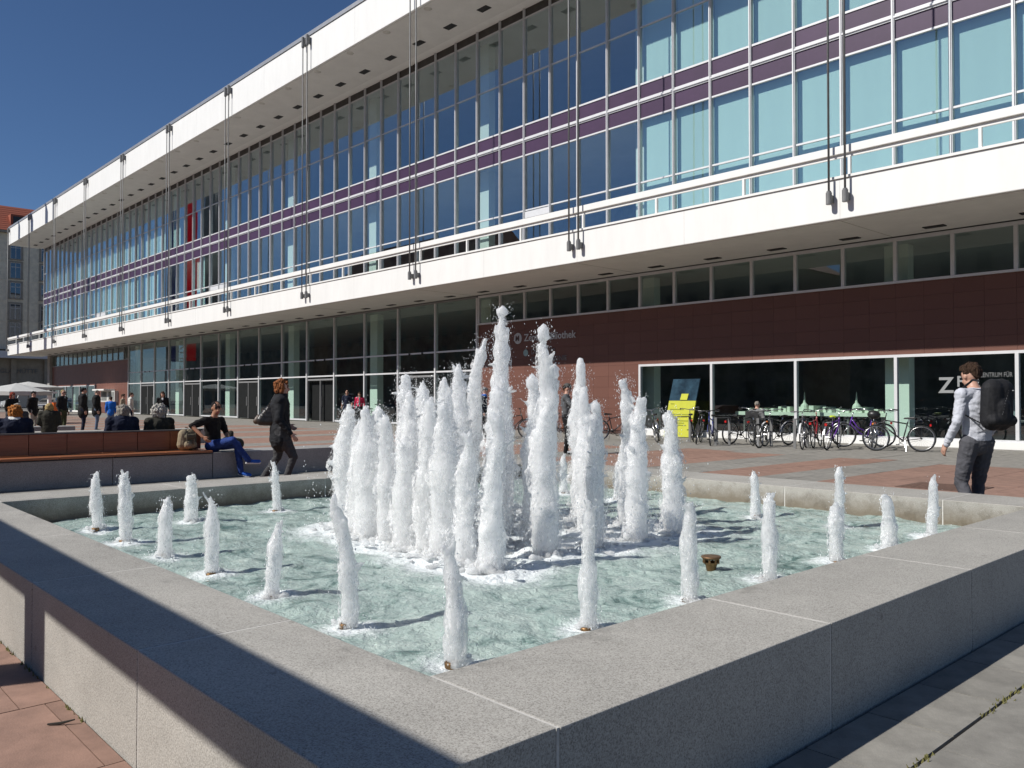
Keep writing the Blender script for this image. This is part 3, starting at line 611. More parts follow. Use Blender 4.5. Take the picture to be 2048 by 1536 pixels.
    for k in range(22 if tall else 14):
        a = sa+g.gauss(0, 1.1); d = r*g.uniform(.8, 1.7 if tall else 1.9); s = g.uniform(.010, .028)*(1.2 if tall else .8)
        blob(mb, (x+math.cos(a)*d, y+math.sin(a)*d, WZ+g.uniform(-.01, .018)), (s*1.3, s*1.3, s*g.uniform(.5, 1.5)))
    o = mb.build('water_jet', [jm], None); tag(o, label, 'water jet', 'jets of the fountain')
    sd = np.array([g.random()*40, g.random()*40, g.random()*40])
    def post(me):
        k = len(me.vertices); co = np.empty(k*3, np.float32); me.vertices.foreach_get('co', co); co = co.reshape(-1, 3).astype(float)
        no = np.empty(k*3, np.float32); me.vertices.foreach_get('normal', no); no = no.reshape(-1, 3)
        d = (vnoise(co*np.array([34, 34, 7])+sd)-.5)*.013*(1 if tall else .7)+(vnoise(co*np.array([85, 85, 30])+sd*3)-.5)*.008+(vnoise(co*np.array([170, 170, 90])+sd)-.5)*.005+(vnoise(co*np.array([12, 12, 4])+sd)-.5)*.022*(1 if tall else .6)
        co = co+no*d[:, None]; co[:, 2] = np.maximum(co[:, 2], WZ-.05); me.vertices.foreach_set('co', co.astype(np.float32).ravel())
    fuse(o, .0095 if tall else .0075, 1, post, .4)
    # loose froth and thin sheets around the column
    def shell(k0, amp, seed):
        m_ = int(h/.014); ns = 26; P_ = []
        for k in range(m_+1):
            t = k/m_; c = ctr(t); q = rad(t)*(1 if t < t0 else max(.12, 1-((t-t0)/(1-t0))**1.6)**.7)
            for j in range(ns): a = 6.2832*j/ns; P_.append((c.x, c.y, c.z, math.cos(a), math.sin(a), q))
        P_ = np.array(P_); pos = P_[:, :3]+np.stack([P_[:, 3], P_[:, 4], P_[:, 5]*0], 1)*P_[:, 5:6]
        nz = vnoise(pos*np.array([22, 22, 8])+sd+seed); n2_ = vnoise(pos*np.array([60, 60, 26])+sd+seed)
        am = amp*(1.15-.75*np.clip((pos[:, 2]-WZ)/h, 0, 1)); d = k0*P_[:, 5]+am*np.maximum(0, nz-.42)*2.2+(n2_-.5)*am*.8; pos = pos+np.stack([P_[:, 3], P_[:, 4], P_[:, 5]*0], 1)*d[:, None]
        return [tuple(p) for p in pos], [(k*ns+j, k*ns+(j+1) % ns, (k+1)*ns+(j+1) % ns, (k+1)*ns+j) for k in range(m_) for j in range(ns)]
    fb = MB(); fb.add(*shell(.05, .030 if tall else .011, 0)); fb.add(*shell(.12, .055 if tall else .018, 9)); fb.build('froth', froth_m, o, True)['kind'] = 'stuff'
    MB().lathe([(.0, -.2), (.020, -.2), (.022, -.02), (.030, -.01), (.032, .012), (.024, .016), (0, .016)], 12, (x+g.uniform(-.02, .03), y-.022, WZ+.0)).build('nozzle', bronze, o, True)
    db = MB()
    for k in range(int((520 if tall else 170)*h)):
        t = min(1.03, g.random()**.8*1.03); c = ctr(min(t, 1)); a = g.random()*6.283; d = rad(min(t, 1))*g.uniform(.95, 1.1)+abs(g.gauss(0, .035 if tall else .018)); s = g.uniform(.0014, .0038)*(1 if g.random() < .92 else 1.6)
        drop(db, (c.x+math.cos(a)*d, c.y+math.sin(a)*d, max(WZ+.01, c.z+g.gauss(0, .03))), (s, s, s*g.uniform(1, 2.2)))
    for k in range(140 if tall else 60):
        a = g.random()*6.283; d = r+abs(g.gauss(0, .11 if tall else .07)); s = g.uniform(.0018, .005); drop(db, (x+math.cos(a)*d, y+math.sin(a)*d, WZ+abs(g.gauss(.01, .035))), (s, s, s))
    db.build('droplets', drop_m, o, True)['kind'] = 'stuff'
for i, (x, y, h, r, lab) in enumerate(J): jet(i, x, y, h, r, lab, i >= nlow)
# spray and churned froth between the tall jets
g = random.Random(77); mb = MB()
for k in range(5200):
    x, y = g.uniform(-6.75, -4.1), g.uniform(3.6, 6.1); s = g.uniform(.0018, .006); drop(mb, (x, y, WZ+abs(g.gauss(0, .32))), (s, s, s*g.uniform(1, 2)))
o = mb.build('spray', drop_m, None, True); tag(o, 'fine white spray of drops hanging between the tall central jets', 'spray', kind='stuff')
mb = MB()
for k in range(900):
    j = g.choice(big); a = g.random()*6.283; d = g.uniform(.08, .30); s = g.uniform(.012, .034); blob(mb, (j[0]+math.cos(a)*d, j[1]+math.sin(a)*d, WZ+g.uniform(-.012, .02+.03*g.random()**3)), (s*1.4, s*1.4, s*g.uniform(.4, 1.0)))
o = mb.build('foam', jm); tag(o, 'churned white foam around the feet of the tall central jets', 'foam', kind='stuff')
def fpost(me):
    k = len(me.vertices); co = np.empty(k*3, np.float32); me.vertices.foreach_get('co', co); co = co.reshape(-1, 3).astype(float); no = np.empty(k*3, np.float32); me.vertices.foreach_get('normal', no); no = no.reshape(-1, 3)
    co = co+no*((vnoise(co*60)-.5)*.012)[:, None]; me.vertices.foreach_set('co', co.astype(np.float32).ravel())
fuse(o, .011, 1, fpost)

# ---------------------------------------------------------------- water surface
def watermat():
    m, nt, b = _new('pool_water'); L = nt.links.new
    at = N(nt, 'ShaderNodeAttribute', attribute_name='foam'); tc = N(nt, 'ShaderNodeTexCoord')
    n1 = N(nt, 'ShaderNodeTexNoise', i_Scale=2.6, i_Detail=9, i_Roughness=.72, i_Distortion=1.6); L(tc.outputs['Object'], n1.inputs['Vector'])
    rp = N(nt, 'ShaderNodeValToRGB'); e = rp.color_ramp.elements; e[0].position = .36; e[0].color = (.10, .17, .155, 1); e[1].position = .64; e[1].color = (.47, .56, .51, 1)
    k = e.new(.46); k.color = (.34, .435, .40, 1); L(n1.outputs['Fac'], rp.inputs[0])
    n3 = N(nt, 'ShaderNodeTexNoise', i_Scale=16, i_Detail=7, i_Roughness=.8, i_Distortion=.8); L(tc.outputs['Object'], n3.inputs['Vector'])
    ad = N(nt, 'ShaderNodeMath', operation='ADD'); L(at.outputs['Fac'], ad.inputs[0]); L(n3.outputs['Fac'], ad.inputs[1])
    mr = N(nt, 'ShaderNodeMapRange', i_1=.66, i_2=1.05); L(ad.outputs[0], mr.inputs[0])
    mx = N(nt, 'ShaderNodeMix', data_type='RGBA'); L(mr.outputs[0], mx.inputs[0]); L(rp.outputs[0], mx.inputs[6]); mx.inputs[7].default_value = (.82, .86, .86, 1); L(mx.outputs[2], b.inputs['Base Color'])
    rr = N(nt, 'ShaderNodeMapRange', i_3=.05, i_4=.4); L(mr.outputs[0], rr.inputs[0]); L(rr.outputs[0], b.inputs['Roughness']); b.inputs['IOR'].default_value = 1.33; b.inputs['Specular IOR Level'].default_value = .6
    n2 = N(nt, 'ShaderNodeTexNoise', i_Scale=24, i_Detail=5, i_Roughness=.62, i_Distortion=.6); L(tc.outputs['Object'], n2.inputs['Vector'])
    bp = N(nt, 'ShaderNodeBump', i_Strength=.9, i_Distance=.03); L(n2.outputs['Fac'], bp.inputs['Height']); L(bp.outputs[0], b.inputs['Normal'])
    return m
nx, ny = 300, 302
gx = np.linspace(IX0-.005, IX1+.005, nx); gy = np.linspace(IY0-.005, IY1+.005, ny); GX, GY = np.meshgrid(gx, gy); P2 = np.stack([GX.ravel(), GY.ravel()], 1)
def n2(s, o): return vnoise(np.stack([P2[:, 0]*s+o, P2[:, 1]*s+o*1.7, np.full(len(P2), o*.37)], 1))
wx = n2(1.5, 3)*.5; 
h = (n2(2.6, 1)-.5)*.040+(n2(5.5, 5)-.5)*.030+(1-np.abs(n2(9, 8)*2-1)-.5)*.013+(n2(17, 2)-.5)*.010+(1-np.abs(n2(23, 6)*2-1)-.5)*.004
foam = np.zeros(len(P2))
for i, (x, y, hh, r, lab) in enumerate(J):
    d = np.hypot(P2[:, 0]-x, P2[:, 1]-y)
    if i >= nlow: foam = np.maximum(foam, .86*np.exp(-(d/.42)**2)); h += .010*np.cos(d*26+i)*np.exp(-d*2.6)+.018*np.exp(-(d/.2)**2)*(n2(14, i)-.2)
    else: foam = np.maximum(foam, .70*np.exp(-(d/.17)**2)); h += .007*np.cos(d*34+i)*np.exp(-d*4)+.008*np.exp(-(d/.1)**2)
foam += (n2(3.2, 9)-.5)*.22*(foam > .02)+(n2(4, 12)-.52)*.24
me = bpy.data.meshes.new('water')
idx = np.arange(nx*ny).reshape(ny, nx); q = np.stack([idx[:-1, :-1], idx[:-1, 1:], idx[1:, 1:], idx[1:, :-1]], -1).reshape(-1, 4)
me.from_pydata(np.stack([P2[:, 0], P2[:, 1], WZ-.008+h], 1).tolist(), [], q.tolist())
at = me.attributes.new('foam', 'FLOAT', 'POINT'); at.data.foreach_set('value', foam.astype(np.float32)); me.materials.append(watermat()); me.polygons.foreach_set('use_smooth', [True]*len(me.polygons))
put('water', me)['kind'] = 'structure'
# bronze overflow funnel
fu_ = thing('overflow_funnel', 'bronze funnel-shaped overflow with a slotted collar poking out of the water', 'overflow', (-3.22, 4.78, .1))
mb = MB().lathe([(.024, .08), (.028, .215), (.037, .26), (.050, .285)], 20, (-3.22, 4.78, 0)); mb.build('stem', bronze, fu_, True)
mb = MB()
for k in range(16):
    if k % 2: a = 2*math.pi*k/16; c = Vector((-3.22+.051*math.cos(a), 4.78+.051*math.sin(a), .292)); mb.box(-.007, .007, -.004, .004, -.016, .016, 0, Matrix.Translation(c) @ Matrix.Rotation(a+math.pi/2, 4, 'Z'))
mb.build('collar', bronze, fu_); MB().lathe([(.050, .306), (.064, .311), (.067, .318), (.064, .324), (.03, .321), (0, .319)], 22, (-3.22, 4.78, 0)).build('rim', mat('bronze_bright', (.22, .13, .07), .5, .15, 14, metal=.7), fu_, True)

# ---------------------------------------------------------------- benches and low walls behind the fountain
wood = mat('bench_wood', (.30, .105, .045), .45, .16, 3, stretch=(1, .5, 14), col2=(.19, .062, .028), coat=.15)
wood_s = mat('bench_seat_wood', (.36, .135, .055), .45, .16, 3, stretch=(6, .5, 14), col2=(.25, .085, .035), coat=.15)
be = thing('bench', 'long stone bench with reddish wooden seat and backrest panels behind the fountain', 'bench', (-14.6, 2, 0))
for a in (-3.6, -.95, 1.70): B(-15.05, -14.17, a+.004, a+2.646, 0, .425).build('stone_base', gr_d, be, bevel=.006)
B(-15.05, -14.17, 4.354, 5.98, 0, .425).build('stone_base', gr_d, be, bevel=.006)
for i in range(17):
    y = 5.97-.5425*(i+1); B(-14.72, -14.64, y+.004, y+.5385, .49, .815).build('back_panel', wood, be, bevel=.004)
B(-14.76, -14.60, -3.3, 5.98, .817, .838).build('back_cap', mat('cap_metal', (.10, .095, .09), .5, .1), be)
for i in range(12):
    y = 5.97-.80*(i+1); B(-14.63, -14.12, y+.004, y+.796, .447, .482).build('seat_board', wood_s, be, bevel=.004); B(-15.1, -14.76, y+.004, y+.796, .447, .482).build('seat_board', wood_s, be, bevel=.004)
B(-14.60, -14.20, -3.3, 5.96, .426, .446).build('seat_rail', mat('rail_dark', (.03, .03, .03), .5), be)
w1 = thing('low_wall', 'low grey granite wall continuing the bench to the right, behind the walking woman', 'wall', (-14.6, 8.4, 0))
for a, b in ((5.99, 8.3), (8.31, 10.9)): B(-15.05, -14.17, a, b, 0, .44).build('wall_stone', gr_d if a < 0 else gr_d, w1, bevel=.006)
w2 = thing('low_wall', 'low stone wall with pale top behind the grey-haired people on the bench', 'wall', (-25, 7, 0))
for i in range(4): B(-26.6, -25.6, 2.2+2.2*i, 4.395+2.2*i, 0, .45).build('wall_stone', gr, w2, bevel=.008)
w3 = thing('low_wall', 'farther low stone wall in front of the standing group', 'wall', (-30, 6, 0))
for i in range(2): B(-31.6, -30.6, 3.4+2.4*i, 5.795+2.4*i, 0, .45).build('wall_stone', gr_d, w3, bevel=.008)
wr = thing('wooden_ramp', 'sloping reddish wooden bench end beside the far low wall', 'bench', (-30, 6, 0))
mb = MB(); mb.hexa([(-30.5, 3.0, .46), (-30.5, 6.35, .46), (-29.7, 6.35, .46), (-29.7, 3.0, .46)], [(-30.5, 3.0, .95), (-30.5, 4.9, .95), (-29.7, 4.9, .95), (-29.7, 3.0, .95)]); mb.build('panel', wood, wr); B(-30.5, -29.7, 3.0, 6.3, 0, .455).build('base', gr_d, wr)
# beam on posts added outside the view, shaped to shade the near rim
gy_ = thing('shadow_beam', 'grey steel beam on broad posts added unseen to shade the near rim', 'shadow_caster', (-6.5, -1.1, 0))
T = 2.2; DX, DZ = -.35*T, .95*T
def sh(X, Y, Z): return (X+DX, Y-T, Z+DZ)
yb = 1.09-T
def mk(X, zl, ye):                      # lower edge from the face shadow, upper edge from the shadow line on the rim top
    t2 = ye-yb; return (X-.35*T, zl+.95*T), (X-.35*T, .44+.95*t2)
a0, a1 = mk(-9.5, .46, 1.47); b0, b1 = mk(-.6, .28, 1.33)
MB().hexa([(a0[0], yb-.03, a0[1]), (b0[0], yb-.03, b0[1]), (b0[0], yb+.03, b0[1]), (a0[0], yb+.03, a0[1])], [(a1[0], yb-.03, a1[1]), (b1[0], yb-.03, b1[1]), (b1[0], yb+.03, b1[1]), (a1[0], yb+.03, a1[1])]).build('beam', steel, gy_)
B(-4.94-.77, -4.56-.77, yb-.03, yb+.03, 0, 2.5).build('post', steel, gy_); B(-10.9, -10.5, yb-.03, yb+.03, 0, 2.5).build('post', steel, gy_)
# ---------------------------------------------------------------- town around the square
tan = mat('sandstone', (.74, .66, .50), .85, .12, 1.5); tan_d = mat('sandstone_dark', (.30, .265, .21), .85, .1, 1.5)
tile = mat('roof_tile', (.36, .10, .05), .8, .25, 14, stretch=(1, 1, 4), col2=(.23, .06, .035)); shop_d = mat('shop_dark', (.025, .028, .03), .4, .3, 1)
win_g = glass('house_glass', (.30, .36, .38), .10, 1.2, .002); win_f = mat('window_white', (.55, .55, .52), .6, .05)
hs = thing('apartment_house', 'sandstone apartment house with red tiled roof at the left end of the concert hall', 'building', (-146, 25, 0))
HX = -140
B(HX-14, HX, 20, 60, 8.6, 26).build('wall', tan, hs)
B(HX-14, HX-.6, 20, 60, 0, 8.6).build('ground_floor', tan_d, hs)
rf = MB(); rf.hexa([(HX-14.6, 19, 26), (HX+.6, 19, 26), (HX+.6, 61, 26), (HX-14.6, 61, 26)], [(HX-9.5, 19, 30.4), (HX-4.0, 19, 30.4), (HX-4.0, 61, 30.4), (HX-9.5, 61, 30.4)]); roof2 = rf.build('roof', tile, hs)
B(HX-14.6, HX+.7, 19, 61, 25.7, 25.99).build('eave', tan_d, hs)
mb = MB()                                     # tile courses on the slope towards the square
for i in range(12):
    t = i/12; x = HX+.6-4.6*t; z = 26+4.4*t
    mb.hexa([(x-.38, 19, z+.36), (x+.03, 19, z+.0), (x+.03, 61, z+.0), (x-.38, 61, z+.36)], [(x-.38, 19, z+.42), (x+.03, 19, z+.07), (x+.03, 61, z+.07), (x-.38, 61, z+.42)])
o = mb.build('tile_course', tile, roof2); o['kind'] = 'stuff'
for y in (28.6, 39.5):
    d = B(HX-3.4, HX-.55, y, y+2.3, 26.6, 28.7).build('dormer', tile, roof2); B(HX-.548, HX-.50, y+.35, y+1.95, 27.1, 28.4).build('dormer_window', shop_d, d)
MB().cyl((HX-2.4, 26.2, 28), (HX-2.4, 26.2, 29.6), .12).build('vent_pipe', tan_d, roof2)
sur = MB().box(0, .12, -.95, -.7, -1.15, 1.15).box(0, .12, .7, .95, -1.15, 1.15).box(0, .13, -.95, .95, 1.15, 1.35).box(0, .2, -1.0, 1.0, -1.32, -1.15).mesh('surround', tan_d)
fr_ = MB().box(.01, .06, -.7, -.62, -1.15, 1.15).box(.01, .06, .62, .7, -1.15, 1.15).box(.01, .06, -.04, .04, -1.15, 1.15).box(.01, .06, -.62, .62, .45, .52).box(.01, .06, -.62, .62, 1.07, 1.15).mesh('window', win_f)
wp = MB().box(.015, .025, -.62, .62, -1.15, 1.07).mesh('pane', win_g); wb_ = MB().box(.002, .008, -.7, .7, -1.15, 1.15).mesh('reveal', shop_d)
for z in (23.15, 20.3, 17.35, 14.2, 11.45):
    for j in range(13):
        y = 29.2+4.05*(j-7)
        if y < 21.5: continue
        wi = put('window', fr_, hs, (HX, y, z)); put('pane', wp, wi, (HX, y, z)); put('surround', sur, wi, (HX, y, z)); put('reveal', wb_, wi, (HX, y, z))
for z in (9.6, 12.75, 15.8, 18.85, 21.7): B(HX, HX+.06, 20, 60, z-.08, z+.10).build('string_course', tan, hs)
B(HX-.4, HX+1.6, 20, 33.2, 7.3, 8.3).build('awning', mat('awning', (.60, .60, .62), .7, .05), hs)
for j in range(9): B(HX-.6, HX-.2, 20+4.4*j, 20.7+4.4*j, 0, 7.2).build('pier', tan_d, hs)
for j in range(8): B(HX-.75, HX-.62, 20.8+4.4*j, 24.3+4.4*j, .4, 6.8).build('shop_pane', shop_d, hs)
me = text_mesh('GLASHÜTTE', .9, .02); me.materials.append(mat('shop_lettering', (.16, .16, .16), .6)); put('lettering', me, hs, (HX-.45, 27.4, 5.15), (R(90), 0, R(90)))
# buildings across the square (they face the hall and are mirrored in its glass)
opp = mat('opposite_render', (.33, .27, .21), .85, .1, .5); opp2 = mat('opposite_red', (.30, .13, .10), .85, .1, .5); opd = mat('opposite_window', (.02, .022, .025), .3, .1)
def block(label, x0, x1, y0, y1, h, m, roofh, rm, nz, name='town_house'):
    t = thing(name, label, 'building', ((x0+x1)/2, (y0+y1)/2, 0))
    B(x0, x1, y0, y1, 0, h).build('wall', m, t)
    if roofh: MB().hexa([(x0-.4, y0-.4, h+.01), (x1+.4, y0-.4, h+.01), (x1+.4, y1+.4, h+.01), (x0-.4, y1+.4, h+.01)], [(x0+3, (y0+y1)/2-.4, h+roofh), (x1-3, (y0+y1)/2-.4, h+roofh), (x1-3, (y0+y1)/2+.4, h+roofh), (x0+3, (y0+y1)/2+.4, h+roofh)]).build('roof', rm, t)
    wm = MB().box(-.7, .7, 0, .05, -1.0, 1.0).mesh('window', opd); n = int((x1-x0)/4.2)
    for z in range(nz):
        for i in range(n): put('window', wm, t, (x0+(i+.5)*(x1-x0)/n, y1+.005, 2.6+z*(h-2.5)/nz))
    return t
block('long rendered block across the square behind the viewer, left part', -250, -172, -60, -46, 19, opp, 3, tile, 5)
block('taller red-roofed house across the square behind the viewer', -166, -112, -62, -46, 25, opp2, 9, tile, 6)
block('long rendered block across the square behind the viewer, middle part', -108, -52, -60, -46, 18, opp, 3, tile, 5)
block('long rendered block across the square behind the viewer, right part', -46, 30, -60, -46, 19, opp, 3, tile, 5)
# tall banners on masts at the left end of the square, outside the view but mirrored in the glass
def flag(name, c):
    m, nt, b = _new(name); b.inputs['Base Color'].default_value = c4(c); b.inputs['Roughness'].default_value = .8; t = N(nt, 'ShaderNodeBsdfTranslucent'); t.inputs[0].default_value = c4(c); x = N(nt, 'ShaderNodeMixShader', i_Fac=.55); o_ = nt.nodes['Material Output']
    nt.links.new(b.outputs[0], x.inputs[1]); nt.links.new(t.outputs[0], x.inputs[2]); nt.links.new(x.outputs[0], o_.inputs[0]); return m
ban_r = flag('banner_red', (.85, .03, .07)); ban_b = flag('banner_blue', (.03, .08, .35)); ban_g = mat('banner_grey', (.20, .20, .20), .7, .1)
def banner(x, y, h, m, label, w_=1.7, txt=None):
    t = thing('banner_mast', label, 'banner', (x, y, 0), R(-69)); MB().cyl((0, 0, 0), (0, 0, h+.5), .14, .09, 10).build('mast', steel, t, local=True)
    mb = MB(); n = 14
    for i in range(n):
        z0 = 6+(h-6.4)*i/n; z1 = 6+(h-6.4)*(i+1)/n; a = .12*math.sin(i*.9); b = .12*math.sin((i+1)*.9)
        mb.hexa([(.15, a, z0), (.15+w_, a*.5-.08, z0), (.15+w_, a*.5-.05, z0), (.15, a+.03, z0)], [(.15, b, z1), (.15+w_, b*.5-.08, z1), (.15+w_, b*.5-.05, z1), (.15, b+.03, z1)])
    c = mb.build('cloth', m, t, local=True)
    if txt:
        me = text_mesh(txt, 1.45, .01); me.materials.append(mat('banner_white', (.75, .75, .75), .7)); put('lettering', me, c, (.30, .19, 8), (R(90), R(90), R(180)), local=True)
banner(-100.6, 11.4, 31, ban_r, 'tall red banner with white lettering on a mast', 1.2, 'KULTUR'); banner(-106.0, 11.4, 31, ban_b, 'tall blue banner on a mast', 1.0); banner(-95.0, 11.4, 31, ban_g, 'tall dark grey banner on a mast', 1.3)
banner(-92.3, 11.4, 31, ban_g, 'very narrow dark banner on a mast', .5)
# ---------------------------------------------------------------- left background: parasols, bin, car, van, chairs
cream = mat('parasol_cloth', (.50, .50, .485), .85, .04, 3)
def parasol(x, y, r, z, label):
    t = thing('parasol', label, 'parasol', (x, y, 0)); mb = MB(); n = 8; pts = [(r*math.cos(R(22.5+45*i)), r*math.sin(R(22.5+45*i))) for i in range(n)]
    for i in range(n):
        a, b = pts[i], pts[(i+1) % n]; m = ((a[0]+b[0])/2*.97, (a[1]+b[1])/2*.97)
        mb.add([(x, y, z+.48), (x+a[0], y+a[1], z), (x+m[0], y+m[1], z+.02), (x+b[0], y+b[1], z)], [(0, 1, 2), (0, 2, 3)])
        mb.add([(x+a[0], y+a[1], z), (x+m[0], y+m[1], z+.02), (x+b[0], y+b[1], z), (x+a[0], y+a[1], z-.2), (x+m[0], y+m[1], z-.19), (x+b[0], y+b[1], z-.2)], [(0, 3, 4, 1), (1, 4, 5, 2)])
    mb.build('canopy', cream, t); MB().cyl((x, y, 0), (x, y, z+.5), .035).build('pole', steel, t)
    mb = MB()
    for p in pts: mb.cyl((x, y, z+.30), (x+p[0]*.93, y+p[1]*.93, z+.03), .012, n=5)
    mb.build('ribs', steel, t); MB().lathe([(0, 0), (.45, 0), (.45, .06), (.08, .1), (0, .1)], 14, (x, y, 0)).build('foot', gr_d, t)
parasol(-52, 10.95, 1.75, 1.75, 'white parasol at the left edge, standing nearest in the cafe')
parasol(-78, 17.3, 2.6, 2.3, 'white parasol farther back, partly hidden by the nearer one')
def chair(x, y, rz, label):
    t = thing('cafe_chair', label, 'chair', (x, y, 0), rz, 'cafe chairs'); dk = mat('chair_dark', (.05, .035, .03), .6)
    MB().box(-.23, .23, -.23, .23, .43, .47).build('seat', dk, t, local=True); MB().box(-.23, .23, .2, .24, .5, .9).build('backrest', dk, t, local=True)
    for sx in (-.2, .2):
        for sy in (-.2, .2): MB().cyl((sx, sy, 0), (sx, sy, .43 if sy < 0 else .6), .018, n=6).build('leg', dk, t, local=True)
chair(-66.0, 16.3, .6, 'dark cafe chair left of the silver car, nearest the group'); chair(-67.5, 16.2, 2.6, 'dark cafe chair between the parasol pole and the silver car')
bn = thing('litter_bin', 'bright orange litter bin hanging on a white post', 'litter bin', (-74, 19, 0)); P = Vector((-98.35, 23.81, 0))*.6
bx, by = P.x, P.y; bn.location = (bx, by, 0); ob = mat('orange_plastic', (.75, .16, .02), .5, .05)
B(bx+.14, bx+.50, by+.10, by+.55, .62, 1.10).build('bin_body', ob, bn); MB().cyl((bx+.32, by+.32, .50), (bx+.32, by+.32, .62), .05, .12, 8).build('bin_foot', ob, bn); B(bx+.12, bx+.52, by+.08, by+.57, 1.10, 1.13).build('bin_lid', ob, bn)
wp_ = thing('signpost', 'white post with a small white roof carrying the orange bin', 'post', (bx, by, 0)); B(bx-.14, bx+.12, by-.10, by+.08, 0, 1.7).build('post', white, wp_); B(bx-.5, bx+.4, by-.5, by+.35, 1.7, 1.82).build('cap', white, wp_)
# silver car seen from the front, far left
def car(x, y, rz, label, body, van=False):
    t = thing('parked_van' if van else 'parked_car', label, 'van' if van else 'car', (x, y, 0), rz); H, L_, W = (2.35, 5.0, .98) if van else (1.48, 4.2, .87); rub = mat('tyre', (.02, .02, .02), .8)
    pr = [(-L_/2, .28), (L_/2-.1, .28), (L_/2, .5), (L_/2-.04, .78 if not van else 1.0), (L_/2-.95, .98 if not van else 1.25), (L_/2-1.7 if not van else L_/2-1.5, H-.05), (L_/2-2.2, H), (-L_/2+.5, H-.02), (-L_/2+.05, 1.0 if not van else H-.2)]
    mb = MB(); n = len(pr); top = [1, 1, 1, .98, .95, .80 if not van else .9, .78 if not van else .9, .78 if not van else .9, .95]
    vs = [(p[0], W*k, p[1]) for p, k in zip(pr, top)]+[(p[0], -W*k, p[1]) for p, k in zip(pr, top)]
    mb.add(vs, [tuple(range(n)), tuple(range(2*n-1, n-1, -1))]+[(i, i+n, (i+1) % n+n, (i+1) % n) for i in range(n)]); bo = mb.build('body', body, t, bevel=.04, local=True)
    gl_ = mat('car_glass', (.02, .025, .03), .08, .1, spec=.8)
    a, b = pr[4], pr[5]; q = .84
    MB().hexa([(a[0]-.08, -W*.84, a[1]+.06), (a[0]-.04, -W*.84, a[1]+.085), (a[0]-.04, W*.84, a[1]+.085), (a[0]-.08, W*.84, a[1]+.06)], [(b[0]+.02, -W*.72, b[1]-.09), (b[0]+.06, -W*.72, b[1]-.065), (b[0]+.06, W*.72, b[1]-.065), (b[0]+.02, W*.72, b[1]-.09)]).build('windscreen', gl_, t, local=True)
    for s in (-1, 1):
        MB().hexa([(-L_*.28, s*W*.955, 1.02), (L_*.16, s*W*.955, 1.02), (L_*.16, s*W*.94, 1.02), (-L_*.28, s*W*.94, 1.02)], [(-L_*.26, s*W*.83, H-.16), (L_*.06, s*W*.83, H-.16), (L_*.06, s*W*.80, H-.16), (-L_*.26, s*W*.80, H-.16)]).build('side_window', gl_, t, local=True)
        MB().ell((L_/2-.09, s*W*.68, .70), (.12, .2, .08), 10, 6).build('headlight', mat('headlight', (.8, .8, .8), .1, .02, spec=1), t, True, local=True)
        MB().box(L_/2-1.35, L_/2-1.2, s*(W+.02), s*(W+.2), .98, 1.12).build('mirror', body, t, local=True) if s > 0 else MB().box(L_/2-1.35, L_/2-1.2, -W-.2, -W-.02, .98, 1.12).build('mirror', body, t, local=True)
        for xx in (-L_*.3, L_*.31):
            wh = MB().cyl((xx, s*(W-.16), .31), (xx, s*(W+.01), .31), .31, n=18).build('wheel', rub, t, local=True); MB().cyl((xx, s*(W+.011), .31), (xx, s*(W+.03), .31), .19, n=14).build('rim', alu, wh, local=True)
    MB().box(L_/2-.03, L_/2+.01, -.5, .5, .42, .58).build('grille', rub, t, local=True); MB().box(L_/2+.0, L_/2+.02, -.26, .26, .44, .53).build('number_plate', white, t, local=True)
car(-101, 24.6, R(-40), 'silver parked car seen from the front beside the white signpost', mat('car_silver', (.42, .42, .42), .3, .03, metal=.7, coat=.5))
car(-116, 25.4, R(-75), 'pale grey van parked behind the silver car', mat('van_grey', (.38, .39, .40), .4, .03, coat=.3), True)
# ---------------------------------------------------------------- shop window display and poster
po = thing('poster_stand', 'tilted board with yellow lower half and dark picture above, by the shop window', 'poster stand', (-17.6, 24.6, 0))
px0, px1 = -18.40, -17.25; yl = mat('poster_yellow', (.46, .47, .03), .7, .04)
MB().hexa([(px0, 24.35, .02), (px1, 24.35, .02), (px1, 24.40, .02), (px0, 24.40, .02)], [(px0+.06, 24.62, 1.30), (px1+.06, 24.62, 1.30), (px1+.06, 24.67, 1.30), (px0+.06, 24.67, 1.30)]).build('yellow_panel', yl, po)
MB().hexa([(px0+.06, 24.622, 1.305), (px1+.06, 24.622, 1.305), (px1+.06, 24.672, 1.305), (px0+.06, 24.672, 1.305)], [(px0+.12, 24.80, 2.08), (px1+.12, 24.80, 2.08), (px1+.12, 24.85, 2.08), (px0+.12, 24.85, 2.08)]).build('picture_panel', mat('poster_picture', (.035, .075, .11), .9, .5, 3, col2=(.012, .025, .04), spec=.1), po)
MB().hexa([(px0+.55, 24.60, 1.33), (px0+.85, 24.60, 1.33), (px0+.85, 24.615, 1.33), (px0+.55, 24.615, 1.33)], [(px0+.58, 24.66, 1.55), (px0+.88, 24.66, 1.55), (px0+.88, 24.675, 1.55), (px0+.58, 24.675, 1.55)]).build('picture_building', yl, po)
tl_ = mat('poster_text', (.30, .33, .03), .6)
for i, (zz, ww) in enumerate(((1.18, .15), (.98, .6), (.80, .85), (.72, .8), (.58, .85), (.5, .7), (.42, .8))):
    f_ = zz/1.28; B(px0+.1+.06*f_, px0+.1+ww+.06*f_, 24.345+.27*f_-.012, 24.345+.27*f_-.002, zz, zz+.025).build('text_line', tl_, po)
B(px0+.3, px0+.36, 24.9, 24.96, 0, 1.6).build('prop', steel, po)
tb = thing('model_table', 'long pale table carrying a white city model behind the shop window', 'table', (-13.4, 26.6, 0)); pale = mat('model_white', (.72, .78, .66), .7, .04)
B(-16.6, -10.9, 26.2, 27.6, .80, .92).build('table_top', pale, tb)
